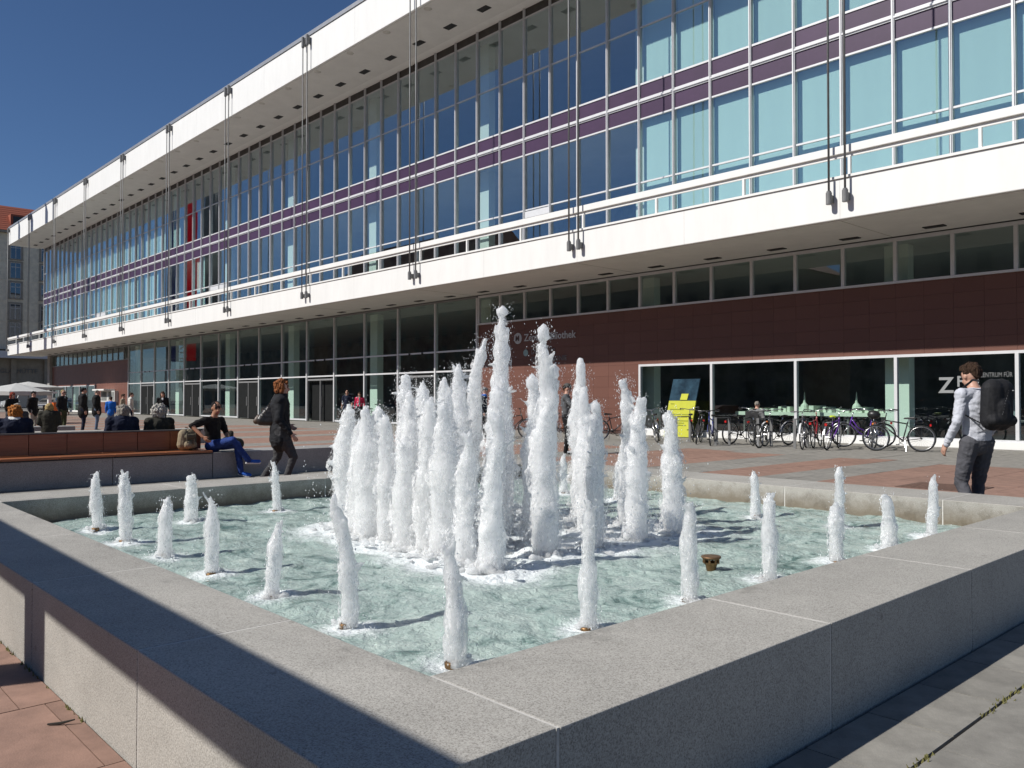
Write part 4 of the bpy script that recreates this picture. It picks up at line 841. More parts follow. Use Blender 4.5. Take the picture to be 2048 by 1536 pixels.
for x in (-16.3, -14.4, -12.5, -11.1): B(x-.03, x+.03, 26.3, 26.36, .02, .80).build('leg', steel, tb)
g = random.Random(4)
for i in range(26):
    x = -16.4+.21*i; h_ = g.choice((.08, .12, .18, .22)); B(x, x+g.uniform(.1, .19), 26.3+g.random()*.5, 27.0+g.random()*.4, .92, .92+h_).build('model_building', pale, tb)
for x in (-14.1, -12.3): MB().lathe([(.16, .92), (.12, 1.15), (.04, 1.25), (.005, 1.6)], 10, (x, 26.5, 0)).build('model_tower', pale, tb)
cp = thing('computer_desk', 'dark desk with a grey monitor behind the lettered shop window', 'desk', (-7.9, 27, 0)); B(-9.3, -6.8, 26.6, 27.6, .70, .76).build('desk_top', alu_dark, cp); B(-8.6, -7.8, 26.8, 26.85, .85, 1.35).build('monitor', mat('monitor_grey', (.30, .34, .36), .4), cp); B(-9.2, -9.1, 26.7, 27.5, .02, .7).build('leg', alu_dark, cp); B(-7.0, -6.9, 26.7, 27.5, .02, .7).build('leg', alu_dark, cp)
fl_ = thing('floor_lamp', 'standing lamp with a pale shade behind the far-left shop window', 'lamp', (-89, 26, 0)); MB().cyl((-89, 26, .02), (-89, 26, 1.5), .03).build('stand', steel, fl_); MB().cyl((-89, 26, 1.4), (-89, 26, 2.0), .42, .28, 14).build('lamp_shade', pale, fl_)
# ---------------------------------------------------------------- people
def V(*a): return Vector(a)
def cloth(name, c, rough=.85, var=.12, sc=9): return mat('cloth_'+name, c, rough, var, sc, bump=.35, bscale=28, spec=.25)
skin_l = mat('skin_light', (.52, .30, .22), .5, .06, 20, spec=.4); skin_t = mat('skin_tan', (.36, .18, .11), .5, .06, 20, spec=.4)
lip = mat('lip', (.36, .13, .11), .5); eye = mat('eye_dark', (.03, .02, .02), .3)
class Fig:
    def __init__(s): s.mb = MB(); s.p = []; s.mats = []
    def mi(s, m):
        if m not in s.mats: s.mats.append(m)
        return s.mats.index(m)
    def cap(s, a, ra, b, rb, m, flat=1.0, side=None, n=12, bias=0):
        a = Vector(a); b = Vector(b); d = (b-a); L = d.length; d.normalize()
        x = Vector(side) if side else d.orthogonal(); x = (x-d*x.dot(d)).normalized(); y = d.cross(x); vs = []; fs = []; rows = []
        for ph in (-80, -60, -38, -15): rows.append((a+d*ra*math.sin(R(ph)), ra*math.cos(R(ph))))
        for ph in (15, 38, 60, 80): rows.append((b+d*rb*math.sin(R(ph)), rb*math.cos(R(ph))))
        for c, r in rows:
            for j in range(n): t = 2*math.pi*j/n; vs.append(c+x*(r*math.cos(t))+y*(r*flat*math.sin(t)))
        for i in range(len(rows)-1):
            for j in range(n): fs.append((i*n+j, i*n+(j+1) % n, (i+1)*n+(j+1) % n, (i+1)*n+j))
        fs += [tuple(range(n))[::-1], tuple(range((len(rows)-1)*n, len(rows)*n))]
        s.mb.add(vs, fs); s.p.append((np.array(a), np.array(b), ra*(flat**.5), rb*(flat**.5), s.mi(m), bias)); return s
    def ell(s, c, r, m, n=14, k=9, M=None, bias=0):
        s.mb.ell(c, r, n, k, 0, M); c = np.array(c, float); s.p.append((c, c, min(r), min(r), s.mi(m), bias)); return s
    def build(s, name, parent, voxel, smooth=2, jitter=0, folds=False):
        o = s.mb.build(name, s.mats, parent, local=True); P = s.p
        def post(me):
            if jitter:
                k = len(me.vertices); co = np.empty(k*3, np.float32); me.vertices.foreach_get('co', co); co = co.reshape(-1, 3).astype(float); no = np.empty(k*3, np.float32); me.vertices.foreach_get('normal', no); no = no.reshape(-1, 3)
                d = (vnoise(co*np.array([90, 90, 28])+7)-.5)*jitter*2+(vnoise(co*np.array([30, 30, 12])+3)-.5)*jitter*2; co = co+no*d[:, None]; me.vertices.foreach_set('co', co.astype(np.float32).ravel())
            if len(s.mats) < 2: return
            k = len(me.polygons); ce = np.empty(k*3, np.float32); me.polygons.foreach_get('center', ce); ce = ce.reshape(-1, 3).astype(float); best = np.full(k, 9.); idx = np.zeros(k, int)
            for a, b, ra, rb, mi, bias in P:
                ab = b-a; L = ab@ab; t = np.clip(((ce-a)@ab)/L, 0, 1) if L > 1e-9 else np.zeros(k); d = np.linalg.norm(ce-(a+t[:, None]*ab), axis=1)-(ra+(rb-ra)*t)-bias
                q = d < best; best[q] = d[q]; idx[q] = mi
            me.polygons.foreach_set('material_index', idx.astype(np.int32))
            cl = np.array([m.name.startswith('cloth_') for m in s.mats])
            if folds and cl.any():                       # creases in the clothing
                n = len(me.vertices); lv = np.empty(len(me.loops), np.int32); me.loops.foreach_get('vertex_index', lv); tot = np.empty(k, np.int32); me.polygons.foreach_get('loop_total', tot)
                ok = np.ones(n); ok[lv[~np.repeat(cl[idx], tot)]] = 0; co = np.empty(n*3, np.float32); me.vertices.foreach_get('co', co); co = co.reshape(-1, 3).astype(float); no = np.empty(n*3, np.float32); me.vertices.foreach_get('normal', no); no = no.reshape(-1, 3)
                w_ = vnoise(co*np.array([7, 7, 7])+5)[:, None]*.22; q_ = co+w_; d = (1-np.abs(2*vnoise(q_*np.array([11, 11, 26])+2)-1)-.55)*.010+(1-np.abs(2*vnoise(q_*np.array([26, 26, 48])+9)-1)-.55)*.0045
                co = co+no*(d*ok)[:, None]; me.vertices.foreach_set('co', co.astype(np.float32).ravel())
        fuse(o, voxel, smooth, post); return o
STAND = dict(pel=(0, 0, .93), wst=(0, .0, 1.08), chs=(0, -.01, 1.30), nck=(0, .0, 1.47), hd=(0, .035, 1.625), shR=(.185, -.01, 1.405), shL=(-.185, -.01, 1.405), elR=(.245, -.05, 1.12), elL=(-.245, -.05, 1.12),
             wrR=(.25, .05, .885), wrL=(-.25, .05, .885), hpR=(.09, 0, .91), hpL=(-.09, 0, .91), knR=(.10, .03, .50), knL=(-.10, .03, .50), anR=(.105, -.02, .085), anL=(-.105, -.02, .085), toR=(.12, .15, .035), toL=(-.12, .15, .035))
def person(label, loc, face, H=1.75, pose=None, top=None, bottom=None, shoe=None, skin=None, hair=None, hairstyle='short', sleeve='long', coat=0, bulk=1.0, voxel=.018, lookz=0, lookx=0, hoodm=None, hem=.0, hat=None, under=None, open_=None, sole=None):
    rz = math.atan2(-face[0], face[1]); t = thing('person', label, 'person', (loc[0], loc[1], loc[2] if len(loc) > 2 else 0), rz)
    k = H/1.745; J_ = dict(STAND); J_.update(pose or {}); J_ = {a: Vector(b)*k for a, b in J_.items()}; f = Fig(); skin = skin or skin_l; shoe = shoe or mat('shoe_dark', (.03, .03, .03), .6); bu = bulk
    r = lambda v: v*k
    # torso
    X = (1, 0, 0)
    f.cap(J_['pel'], r(.150*bu), J_['wst'], r(.145*bu), top if coat else bottom, .72, X)
    if not coat: f.cap(J_['pel']*(.55 if hem else .25)+J_['wst']*(.45 if hem else .75), r(.157*bu), J_['wst'], r(.155*bu), top, .72, X, bias=.008)
    f.cap(J_['wst'], r(.152*bu), J_['chs'], r(.175*bu), top, .68, X); f.cap(J_['chs'], r(.17*bu), J_['nck']*.55+J_['chs']*.45, r(.12*bu), top, .66, X)
    if coat:
        dn = (J_['pel']-J_['wst']).normalized(); f.cap(J_['pel'], r(.168*bu), J_['pel']+dn*r(coat), r(.175*bu), top, .75, X, bias=.006)
    f.cap(J_['shR'], r(.072*bu), J_['shL'], r(.072*bu), top)
    f.cap(J_['nck'], r(.062), J_['hd']-Vector((0, .015, .06))*k, r(.055), skin)
    if hoodm: f.cap(J_['nck']+V(0, -.05, -.03)*k, r(.085), J_['nck']+V(0, .03, .0)*k, r(.075), hoodm, bias=.004)
    if under: f.cap(J_['nck']+V(0, .075, -.06)*k, r(.045), J_['wst']+V(0, .10, .02)*k, r(.055), under, .6, X, bias=.02)
    # arms with hands
    for s, sg in (('R', 1), ('L', -1)):
        sh, el, wr = J_['sh'+s], J_['el'+s], J_['wr'+s]
        f.cap(sh, r(.064*bu), el, r(.050*bu), top); f.cap(el, r(.048*bu if sleeve == 'long' else .042), wr, r(.036 if sleeve == 'long' else .029), top if sleeve == 'long' else skin)
        if sleeve == 'short': f.cap(sh, r(.068*bu), sh*.42+el*.58, r(.066*bu), top)
        d = (wr-el).normalized(); sd = Vector((0, 1, 0)); sd = (sd-d*sd.dot(d)).normalized(); nm = d.cross(sd)*sg
        pm = wr+d*r(.07); f.cap(wr, r(.028), pm, r(.036), skin, .55, sd)
        for q in range(4):
            o_ = sd*r(.030-.020*q); l = r((.070, .080, .075, .058)[q]); b0 = pm+o_+d*r(.018); b1 = b0+d*l*.5-nm*l*.12; b2 = b1+d*l*.42-nm*l*.38; f.cap(b0, r(.0095), b1, r(.009), skin, n=7); f.cap(b1, r(.009), b2, r(.0075), skin, n=7)
        b0 = wr+d*r(.03)+sd*r(.026); b1 = b0+(d*.7+sd*.55-nm*.3).normalized()*r(.045); f.cap(b0, r(.013), b1, r(.010), skin, n=7); f.cap(b1, r(.010), b1+(d*.9+sd*.1-nm*.4).normalized()*r(.03), r(.008), skin, n=7)
    # legs and shoes
    for s in 'RL':
        hp, kn, an, to = (J_[q+s] for q in ('hp', 'kn', 'an', 'to'))
        f.cap(hp, r(.098*bu), kn, r(.066), bottom); f.cap(kn, r(.064), an, r(.050), bottom)
        f.cap(an+V(0, -.01, -.02)*k, r(.043), to, r(.038), shoe, .8, None); f.cap(an+V(0, -.03, -.045)*k, r(.035), to, r(.034), sole or shoe, .6, (1, 0, 0)) if False else None
        if sole:
            dd = (to-an); sdn = V(0, 0, -1); sdn = (sdn-dd.normalized()*sdn.dot(dd.normalized())).normalized(); f.cap(an+sdn*r(.052)-dd*.18, r(.022), to+sdn*r(.022)+dd*.08, r(.022), sole, bias=.004)
    # head
    hd = J_['hd']; M = Matrix.Rotation(lookz, 3, 'Z') @ Matrix.Rotation(lookx, 3, 'X'); hp_ = lambda x, y, z: hd+(M @ V(x, y, z))*k
    f.ell(hp_(0, -.01, .02), (r(.075), r(.094), r(.098)), skin, M=M); f.ell(hp_(0, .022, -.045), (r(.056), r(.066), r(.072)), skin, M=M)
    f.cap(hp_(0, .082, .005), r(.010), hp_(0, .098, -.032), r(.015), skin, n=8)
    for sg in (-1, 1):
        f.ell(hp_(sg*.030, .076, .012), (r(.013), r(.009), r(.008)), eye, 8, 6, bias=.004); f.cap(hp_(sg*.018, .085, .032), r(.006), hp_(sg*.046, .074, .034), r(.006), hair or eye, n=6, bias=.002)
        f.ell(hp_(sg*.076, -.005, -.005), (r(.012), r(.020), r(.030)), skin, 8, 6)
    f.cap(hp_(-.018, .080, -.062), r(.007), hp_(.018, .080, -.062), r(.007), lip, n=6, bias=.003)
    f.build('body', t, voxel, 2, 0, True)
    # hair / hat as clothing of the figure
    if hair:
        h = Fig()
        h.ell(hp_(0, -.022, .050), (r(.083), r(.096), r(.082)), hair, M=M)
        if hairstyle == 'short': h.cap(hp_(0, -.075, .0), r(.052), hp_(0, -.066, .04), r(.07), hair); h.cap(hp_(-.045, .030, .095), r(.030), hp_(.045, .030, .095), r(.030), hair)
        if hairstyle == 'crop': h = Fig(); h.ell(hp_(0, -.024, .040), (r(.0785), r(.092), r(.082)), hair, M=M)
        if hairstyle in ('bob', 'puff', 'long'):
            pf = 1.25 if hairstyle == 'puff' else 1.0
            h.ell(hp_(0, -.035, .035), (r(.098*pf), r(.105*pf), r(.098*pf)), hair, M=M)
            for sg in (-1, 1): h.cap(hp_(sg*.074, -.02, .03), r(.036*pf), hp_(sg*.076, -.025, -.075), r(.030*pf), hair)
            h.cap(hp_(-.04, -.085, -.02), r(.05*pf), hp_(.04, -.085, -.06), r(.045*pf), hair); h.cap(hp_(-.045, .050, .088), r(.022), hp_(.045, .050, .088), r(.022), hair)
            if hairstyle == 'long':
                for sg in (-1, 1): h.cap(hp_(sg*.07, -.03, -.06), r(.036), hp_(sg*.085, -.01, -.22), r(.026), hair)
        if voxel < .016 and hairstyle != 'crop':                              # locks lying over the scalp
            rg = random.Random(int(loc[1]*100)); big_ = hairstyle in ('bob', 'puff', 'long'); pf = 1.25 if hairstyle == 'puff' else 1.0; R0 = Vector((.098, .105, .098))*pf if big_ else Vector((.082, .095, .082)); C0 = (0, -.035, .035) if big_ else (0, -.022, .048)
            for q in range(150):
                az = rg.uniform(0, 6.283); el = rg.uniform(-.5 if big_ else -.15, 1.5); d = Vector((math.cos(az)*math.cos(el), math.sin(az)*math.cos(el), math.sin(el)))
                if d.y > .25 and d.z < .62: continue
                p0 = Vector((C0[0]+d.x*R0.x, C0[1]+d.y*R0.y, C0[2]+d.z*R0.z)); dn = Vector((rg.gauss(0, .5), rg.gauss(-.2, .5), -1.0)) if hairstyle != 'puff' else Vector((rg.gauss(0, 1), rg.gauss(0, 1), rg.gauss(0, 1))); dn = (dn-d*dn.dot(d)).normalized()
                p1 = p0+dn*rg.uniform(.02, .05)+d*rg.uniform(-.002, .008); h.cap(hp_(*p0), r(.010), hp_(*p1), r(.005), hair, n=6)
        h.build('hair', t, max(voxel*.7, .0062), 0, .010 if hairstyle != 'puff' else .020)
    if hat:
        h = Fig(); h.ell(hp_(0, -.012, .065), (r(.092), r(.106), r(.078)), hat, M=M); h.cap(hp_(-.05, .085, .045), r(.014), hp_(.05, .085, .045), r(.014), hat, n=8); h.cap(hp_(-.03, .125, .035), r(.010), hp_(.03, .125, .035), r(.010), hat, n=8); h.build('cap', t, max(voxel*.8, .008), 1)
    return t
blk = cloth('black', (.012, .012, .013)); navy = cloth('navy', (.012, .016, .035)); char = cloth('charcoal', (.055, .055, .058)); jean = cloth('jeans_blue', (.022, .052, .21)); gjean = cloth('jeans_grey', (.085, .085, .095)); lgrey = cloth('light_grey', (.50, .51, .56)); denim = cloth('denim_pale', (.13, .17, .25))
oliv = cloth('olive_dark', (.035, .033, .025)); blue = cloth('bright_blue', (.015, .15, .60)); offw = cloth('offwhite', (.62, .60, .54)); pink = cloth('pink', (.60, .03, .09)); green_t = cloth('army_green', (.07, .085, .045)); sgrey = cloth('shirt_grey', (.20, .20, .20)); whit = cloth('white', (.75, .75, .73))
h_br = mat('hair_brown', (.045, .025, .015), .75, .3, 60, spec=.2, bump=.8, bscale=90); h_au = mat('hair_auburn', (.24, .085, .03), .75, .35, 60, spec=.2, bump=.8, bscale=90, stretch=(1, 1, .3)); h_bk = mat('hair_black', (.012, .010, .010), .75, .2, 60, spec=.2, bump=.8, bscale=90); h_gr = mat('hair_grey', (.30, .275, .235), .75, .35, 60, spec=.2, bump=.8, bscale=90); h_wh = mat('hair_silver', (.44, .42, .38), .75, .35, 60, spec=.2, bump=.8, bscale=90); h_gi = mat('hair_ginger', (.40, .15, .035), .75, .4, 60, spec=.2, bump=.8, bscale=90); h_bl = mat('hair_blond', (.42, .31, .14), .75, .3, 60, spec=.2, bump=.8, bscale=90); h_rd = mat('hair_red', (.28, .045, .025), .75, .3, 60, spec=.2, bump=.8, bscale=90)
shoe_b = cloth('shoe_blue', (.03, .12, .50)); shoe_w = mat('shoe_white', (.7, .7, .7), .6)
# --- the seated man
SEAT = dict(pel=(0, 0, .565), wst=(0, -.01, .70), chs=(0, -.02, .90), nck=(0, .015, 1.06), hd=(.0, .06, 1.205), shR=(.185, -.01, 1.00), shL=(-.185, -.01, 1.00), hpR=(.09, .03, .56), hpL=(-.09, .03, .56), elR=(.25, -.02, .74), elL=(-.25, -.02, .74), wrR=(.16, .22, .66), wrL=(-.16, .22, .66),
            knR=(.11, .45, .56), knL=(-.11, .45, .56), anR=(.12, .47, .10), anL=(-.12, .47, .10), toR=(.13, .63, .04), toL=(-.13, .63, .04))
p = dict(SEAT); p.update(elR=(.46, -.03, .92), wrR=(.40, .17, .735), elL=(-.27, .04, .76), wrL=(-.10, .26, .665), knR=(-.02, .44, .66), anR=(-.24, .60, .30), toR=(-.36, .72, .275), knL=(-.13, .43, .58), anL=(-.20, .46, .095), toL=(-.24, .62, .04), hd=(-.015, .055, 1.215))
person('man in black t-shirt and blue jeans sitting cross-legged on the bench end', (-14.42, 6.10, -.01), (.93, .36), 1.745, p, cloth('black_tee', (.014, .012, .011)), jean, shoe_b, skin_t, h_bk, 'crop', 'short', voxel=.0095, lookz=-.45, lookx=-.12, hem=.02, sole=shoe_w)
# --- woman walking past
p = dict(STAND); p.update(elR=(.26, -.03, 1.12), wrR=(.27, .15, .90), elL=(-.27, -.06, 1.14), wrL=(-.22, .12, 1.02), knR=(.10, .20, .52), anR=(.10, .06, .10), toR=(.11, .22, .04), knL=(-.10, -.05, .50), anL=(-.10, -.30, .13), toL=(-.11, -.18, .04))
person('woman with auburn bob in black jacket and grey trousers walking past the bench', (-11.75, 6.02), (.42, .84), 1.66, p, cloth('black_jacket', (.016, .017, .020)), char, None, skin_l, h_au, 'bob', voxel=.0095, coat=.10, bulk=1.36, lookx=-.06, hoodm=cloth('black_jacket', (.016, .017, .020)))
# --- man with backpack on the right
p = dict(STAND); p.update(hd=(.0, .085, 1.60), nck=(0, .03, 1.46), elL=(-.25, -.02, 1.13), wrL=(-.25, .13, .90), elR=(.24, .0, 1.13), wrR=(.2, .14, .92), knL=(-.11, .10, .50), anL=(-.11, -.12, .11), toL=(-.12, .04, .04), knR=(.10, .10, .50), anR=(.11, .12, .085), toR=(.12, .29, .035))
person('man in light grey sweater and grey jeans with a black backpack, seen from behind', (-3.10, 9.42), (-.86, .50), 1.76, p, lgrey, gjean, None, skin_l, h_br, 'short', voxel=.0085, lookx=-.30, lookz=.12, hem=.03)
# --- people on the bench with their backs to the fountain
p = dict(SEAT); p['hd'] = (0, .03, 1.16)
person('grey-haired person in navy coat on the bench, left of the silver-haired one', (-14.98, 4.74, 0), (-1, .05), 1.72, p, navy, oliv, None, skin_l, h_gr, 'bob', voxel=.013, bulk=1.28, lookz=.5, hoodm=navy)
person('silver curly-haired person in dark olive coat on the bench, back turned', (-14.98, 5.36, 0), (-1, -.05), 1.69, p, oliv, oliv, None, skin_l, h_wh, 'puff', voxel=.013, bulk=1.22, lookz=-.3)
person('ginger-haired person in navy coat with pale collar on the bench at the left edge', (-14.98, 3.12, 0), (-1, .1), 1.72, p, navy, oliv, None, skin_l, h_gi, 'bob', voxel=.013, bulk=1.3, hoodm=whit, lookz=.6)
person('white-haired person seated at the far left edge behind the bench', (-24.6, 5.2, 0), (-1, .1), 1.70, p, char, char, None, skin_l, h_wh, 'bob', voxel=.02, bulk=1.2)
person('blond person in dark olive coat seated on the farther wall, behind the ginger-haired one', (-24.6, 5.95, 0), (-1, .3), 1.70, p, oliv, oliv, None, skin_l, h_bl, 'bob', voxel=.02, bulk=1.25)
# --- standing and walking people in the distance
walkp = dict(STAND); walkp.update(knR=(.10, .14, .51), anR=(.10, .16, .10), toR=(.11, .32, .06), knL=(-.09, -.02, .50), anL=(-.09, -.26, .13), toL=(-.10, -.12, .04), wrR=(.27, -.06, .89), wrL=(-.26, .18, .92))
person('woman in short black coat and black trousers walking in front of the glass foyer', (-37.6, 13.6), (.95, -.3), 1.68, walkp, cloth('black', (0, 0, 0)), blk, None, skin_l, h_br, 'long', voxel=.02, coat=.05, bulk=1.1, under=whit)
person('blond man in dark jacket over a white shirt, left in the standing group', (-35.9, 9.15), (.7, .6), 1.72, None, cloth('jacket_dark', (.02, .022, .022)), green_t, None, skin_l, h_bl, 'crop', voxel=.02, hem=.05, bulk=1.25, under=whit)
person('tall dark-haired man in black coat in the middle of the standing group', (-35.4, 9.75), (.2, .9), 1.80, None, blk, navy, None, skin_l, h_bk, 'short', voxel=.02, coat=.12, bulk=1.42)
person('broad man in black jacket and pale jeans at the right of the standing group', (-38.0, 11.0), (.3, .8), 1.74, None, blk, denim, None, skin_l, h_gr, 'crop', voxel=.02, coat=.10, bulk=1.5)
person('boy in bright blue jacket and jeans seen from behind', (-41.4, 12.6), (-.9, .3), 1.46, None, blue, denim, None, skin_l, h_br, 'short', voxel=.02, coat=.06, bulk=1.2)
person('man in long off-white coat standing by the display case', (-42.0, 13.7), (.3, .9), 1.66, None, offw, navy, None, skin_l, h_br, 'short', voxel=.02, coat=.42, bulk=1.12, hoodm=offw)
person('person in beige jacket half hidden behind the off-white coat', (-43.8, 13.9), (.5, .8), 1.60, None, cloth('beige', (.30, .25, .18)), char, None, skin_l, h_br, 'short', voxel=.022, coat=.08, bulk=1.15)
person('red-haired woman in black coat under the white parasol', (-37.5, 7.75), (.9, .3), 1.62, None, blk, blk, None, skin_l, h_rd, 'long', voxel=.02, coat=.2, bulk=1.15)
person('man in black jacket with a grey shoulder strap beside the red-haired woman', (-36.9, 8.35), (.7, .6), 1.66, None, blk, cloth('beige_trousers', (.40, .38, .33)), None, skin_l, h_bk, 'short', voxel=.02, coat=.04, bulk=1.25)
person('bearded man in navy t-shirt and shorts walking by the foyer doors', (-38.6, 23.6), (.75, -.65), 1.83, walkp, navy, navy, None, skin_l, h_br, 'crop', 'short', voxel=.02, bulk=1.05)
person('woman in pink jacket and black trousers walking with the man in shorts', (-38.0, 24.0), (.75, -.65), 1.72, walkp, pink, blk, None, skin_l, h_br, 'long', voxel=.02, under=sgrey)
person('man in grey cap and dark jacket with blue collar half hidden by the tall jets', (-22.3, 19.2), (.85, .5), 1.76, None, navy, blk, None, skin_l, h_gr, 'short', voxel=.018, hat=cloth('cap_grey', (.13, .135, .14)), hoodm=cloth('collar_blue', (.03, .14, .50)))
p = dict(STAND); p.update(elR=(.30, .14, 1.22), wrR=(.30, .40, 1.30), elL=(-.30, .1, 1.2), wrL=(-.2, .36, 1.15))
person('person in grey jacket and cap holding out an arm behind the tall jets', (-14.2, 14.9), (.75, .62), 1.74, p, cloth('jacket_grey', (.10, .105, .11)), blk, None, skin_l, h_br, 'short', voxel=.016, hat=cloth('hat_dark', (.09, .09, .085)), bulk=1.12)
p = dict(SEAT); person('grey-haired person in grey shirt sitting by the shop window behind the bicycles', (-14.15, 23.55, 0), (-.15, 1), 1.70, p, sgrey, char, None, skin_l, h_gr, 'crop', voxel=.018, bulk=1.1)
st = thing('folding_chair', 'black folding chair carrying the grey-shirted person by the shop window', 'chair', (-14.12, 23.45, 0)); dk = mat('chair_black', (.015, .015, .015), .6)
B(-14.38, -13.88, 23.3, 23.75, .44, .475).build('seat', dk, st); B(-14.36, -13.90, 23.22, 23.26, .55, .98).build('backrest', dk, st)
for x in (-14.36, -13.90):
    for y in (23.28, 23.72): MB().cyl((x, y, 0), (x, y, .45), .015, n=6).build('leg', dk, st)
# ---------------------------------------------------------------- bags
def bag_obj(name, label, loc, face, parts, voxel=.012):
    t = thing(name, label, 'bag', loc, math.atan2(-face[0], face[1]))
    for nm, f_ in parts: f_.build(nm, t, voxel, 1, .002)
    return t
bb = cloth('pack_black', (.014, .014, .016), .7); f = Fig()
for z0, z1, w_, d_ in ((.0, .44, .125, 1.0),):
    f.cap((-.05, 0, .08), .125, (-.05, -.01, .36), .12, bb, .85, (1, 0, 0)); f.cap((.05, 0, .08), .125, (.05, -.01, .36), .12, bb, .85, (1, 0, 0)); f.cap((-.10, -.07, .06), .06, (.10, -.07, .06), .06, bb); f.cap((0, -.09, .10), .085, (0, -.09, .20), .08, bb, .6, (1, 0, 0))
s_ = Fig()
for sx in (-.12, .12): s_.cap((sx, .10, .46), .022, (sx*1.05, .17, .47), .020, bb, .5, (1, 0, 0)); s_.cap((sx*1.05, .17, .47), .020, (sx*1.25, .33, .36), .018, bb, .5, (1, 0, 0)); s_.cap((sx*1.25, .33, .36), .018, (sx*1.35, .26, .12), .014, bb, .6, (1, 0, 0)); s_.cap((sx*1.35, .26, .12), .014, (sx, .08, .03), .014, bb, .6, (1, 0, 0))
zp = Fig(); zp.cap((.03, -.125, .36), .006, (-.06, -.14, .12), .006, mat('zip_grey', (.12, .12, .12), .5), n=6); zp.cap((.10, -.10, .36), .008, (.115, -.10, .36), .008, shoe_w, n=6)
bag_obj('backpack', 'large black backpack worn by the man in the grey sweater', (-2.875, 9.295, 1.10), (-.86, .50), [('main_pack', f), ('strap', s_), ('zip', zp)], .010)
tanb = cloth('pack_tan', (.27, .22, .145)); tand = cloth('pack_olive', (.13, .115, .08)); f = Fig(); f.cap((-.07, 0, .12), .115, (-.06, 0, .27), .10, tanb, .85, (1, 0, 0)); f.cap((.07, 0, .12), .115, (.06, 0, .27), .10, tanb, .85, (1, 0, 0)); f2 = Fig(); f2.cap((-.05, .09, .10), .075, (.05, .09, .10), .075, tanb); f2.cap((-.06, .085, .24), .05, (.06, .085, .24), .05, tand); f3 = Fig()
for sx in (-.09, .09): f3.cap((sx, .13, .06), .012, (sx, .12, .30), .012, tand, n=6)
f3.cap((-.03, 0, .385), .010, (.03, 0, .40), .010, tand, n=6); f3.cap((0, .165, .12), .018, (0, .165, .18), .018, tand, n=8)
bag_obj('backpack', 'tan and olive backpack standing on the bench beside the seated man', (-14.40, 5.62, .482), (.92, .3), [('main_pack', f), ('pocket', f2), ('strap', f3)], .009)
f = Fig(); dkb = cloth('bag_dark_olive', (.028, .026, .020), .7); f.cap((-.17, 0, .10), .10, (.10, -.02, .13), .12, dkb); f.cap((.10, -.02, .13), .12, (.0, -.03, .30), .05, dkb)
bag_obj('duffel_bag', 'dark soft bag leaning on the bench behind the seated man', (-14.65, 6.55, .45), (.9, .4), [('main_bag', f)], .012)
f = Fig(); hb = mat('leather_black', (.022, .018, .016), .4, .2, 12, bump=.3, bscale=30); hbr = mat('leather_brown', (.07, .045, .03), .45, .2, 12); f.cap((0, -.11, .08), .085, (0, .11, .07), .085, hb); f.cap((0, -.08, .13), .080, (0, .11, .13), .080, hb); f.cap((0, -.04, .19), .070, (0, .11, .19), .070, hb); f.cap((0, .0, .25), .055, (0, .11, .25), .055, hb); g_ = Fig()
for sx in (-.035, .035): g_.cap((sx, -.03, .27), .009, (sx*.6, .10, .50), .008, hbr, n=6); g_.cap((sx, .11, .27), .009, (sx*.6, .16, .50), .008, hbr, n=6)
ts = Fig(); ts.cap((.08, .06, .16), .018, (.07, .07, .30), .008, hbr, n=7); cr = Fig(); cr.cap((0, -.185, .07), .05, (0, -.15, .12), .05, hbr)
bag_obj('handbag', 'black leather handbag with brown ends and tassel on the walking woman\'s shoulder', (-11.81, 5.86, .97), (.42, .84), [('main_bag', f), ('strap', g_), ('tassel', ts), ('end_patch', cr)], .011)
f = Fig(); f.cap((-.10, 0, .10), .09, (.10, 0, .10), .09, hb); f.cap((.10, 0, .15), .012, (.05, .02, .62), .010, hb, n=6)
bag_obj('shoulder_bag', 'dark shoulder bag of the woman walking by the foyer', (-37.7, 13.35, .62), (.95, -.3), [('main_bag', f)], .016)
f = Fig(); f.cap((-.12, 0, .10), .09, (.12, 0, .10), .09, hbr); f.cap((-.1, 0, .16), .08, (.1, 0, .16), .08, hbr); g_ = Fig(); g_.cap((-.05, 0, .22), .012, (0, 0, .31), .012, hbr, n=6); g_.cap((.05, 0, .22), .012, (0, 0, .31), .012, hbr, n=6)
bag_obj('handbag', 'small dark red-brown handbag standing on the farther low wall', (-31.1, 7.45, .45), (1, 0), [('main_bag', f), ('handle', g_)], .014)
# ---------------------------------------------------------------- bicycles
tyre = mat('bike_tyre', (.02, .02, .02), .85, .2); rimm = mat('bike_rim', (.45, .45, .45), .3, .05, metal=.9); blackm = mat('bike_black', (.018, .018, .018), .4, .1); chrome = mat('bike_chrome', (.62, .62, .62), .22, .04, metal=.95)
redl = mat('reflector_red', (.55, .02, .02), .3); oral = mat('reflector_orange', (.85, .22, .02), .3)
def circ(c, r, n=28): return [(c[0]+r*math.cos(2*math.pi*i/n), c[1], c[2]+r*math.sin(2*math.pi*i/n)) for i in range(n)]
WR = .345
def wheel_meshes():
    ty = MB().tube(circ((0, 0, 0), WR-.017, 32), .018, 8, closed=True).mesh('tyre', tyre, True); ri = MB().tube(circ((0, 0, 0), WR-.045, 32), .012, 6, closed=True).mesh('rim', rimm, True)
    sp = MB()
    for i in range(20):
        a = 2*math.pi*i/20; s = .03*(1 if i % 2 else -1); sp.cyl((0, s, 0), ((WR-.05)*math.cos(a), 0, (WR-.05)*math.sin(a)), .0022, n=4, cap=False)
    sp.cyl((0, -.045, 0), (0, .045, 0), .022, n=8); return ty, ri, sp.mesh('spokes', rimm)
WTY, WRI, WSP = wheel_meshes()
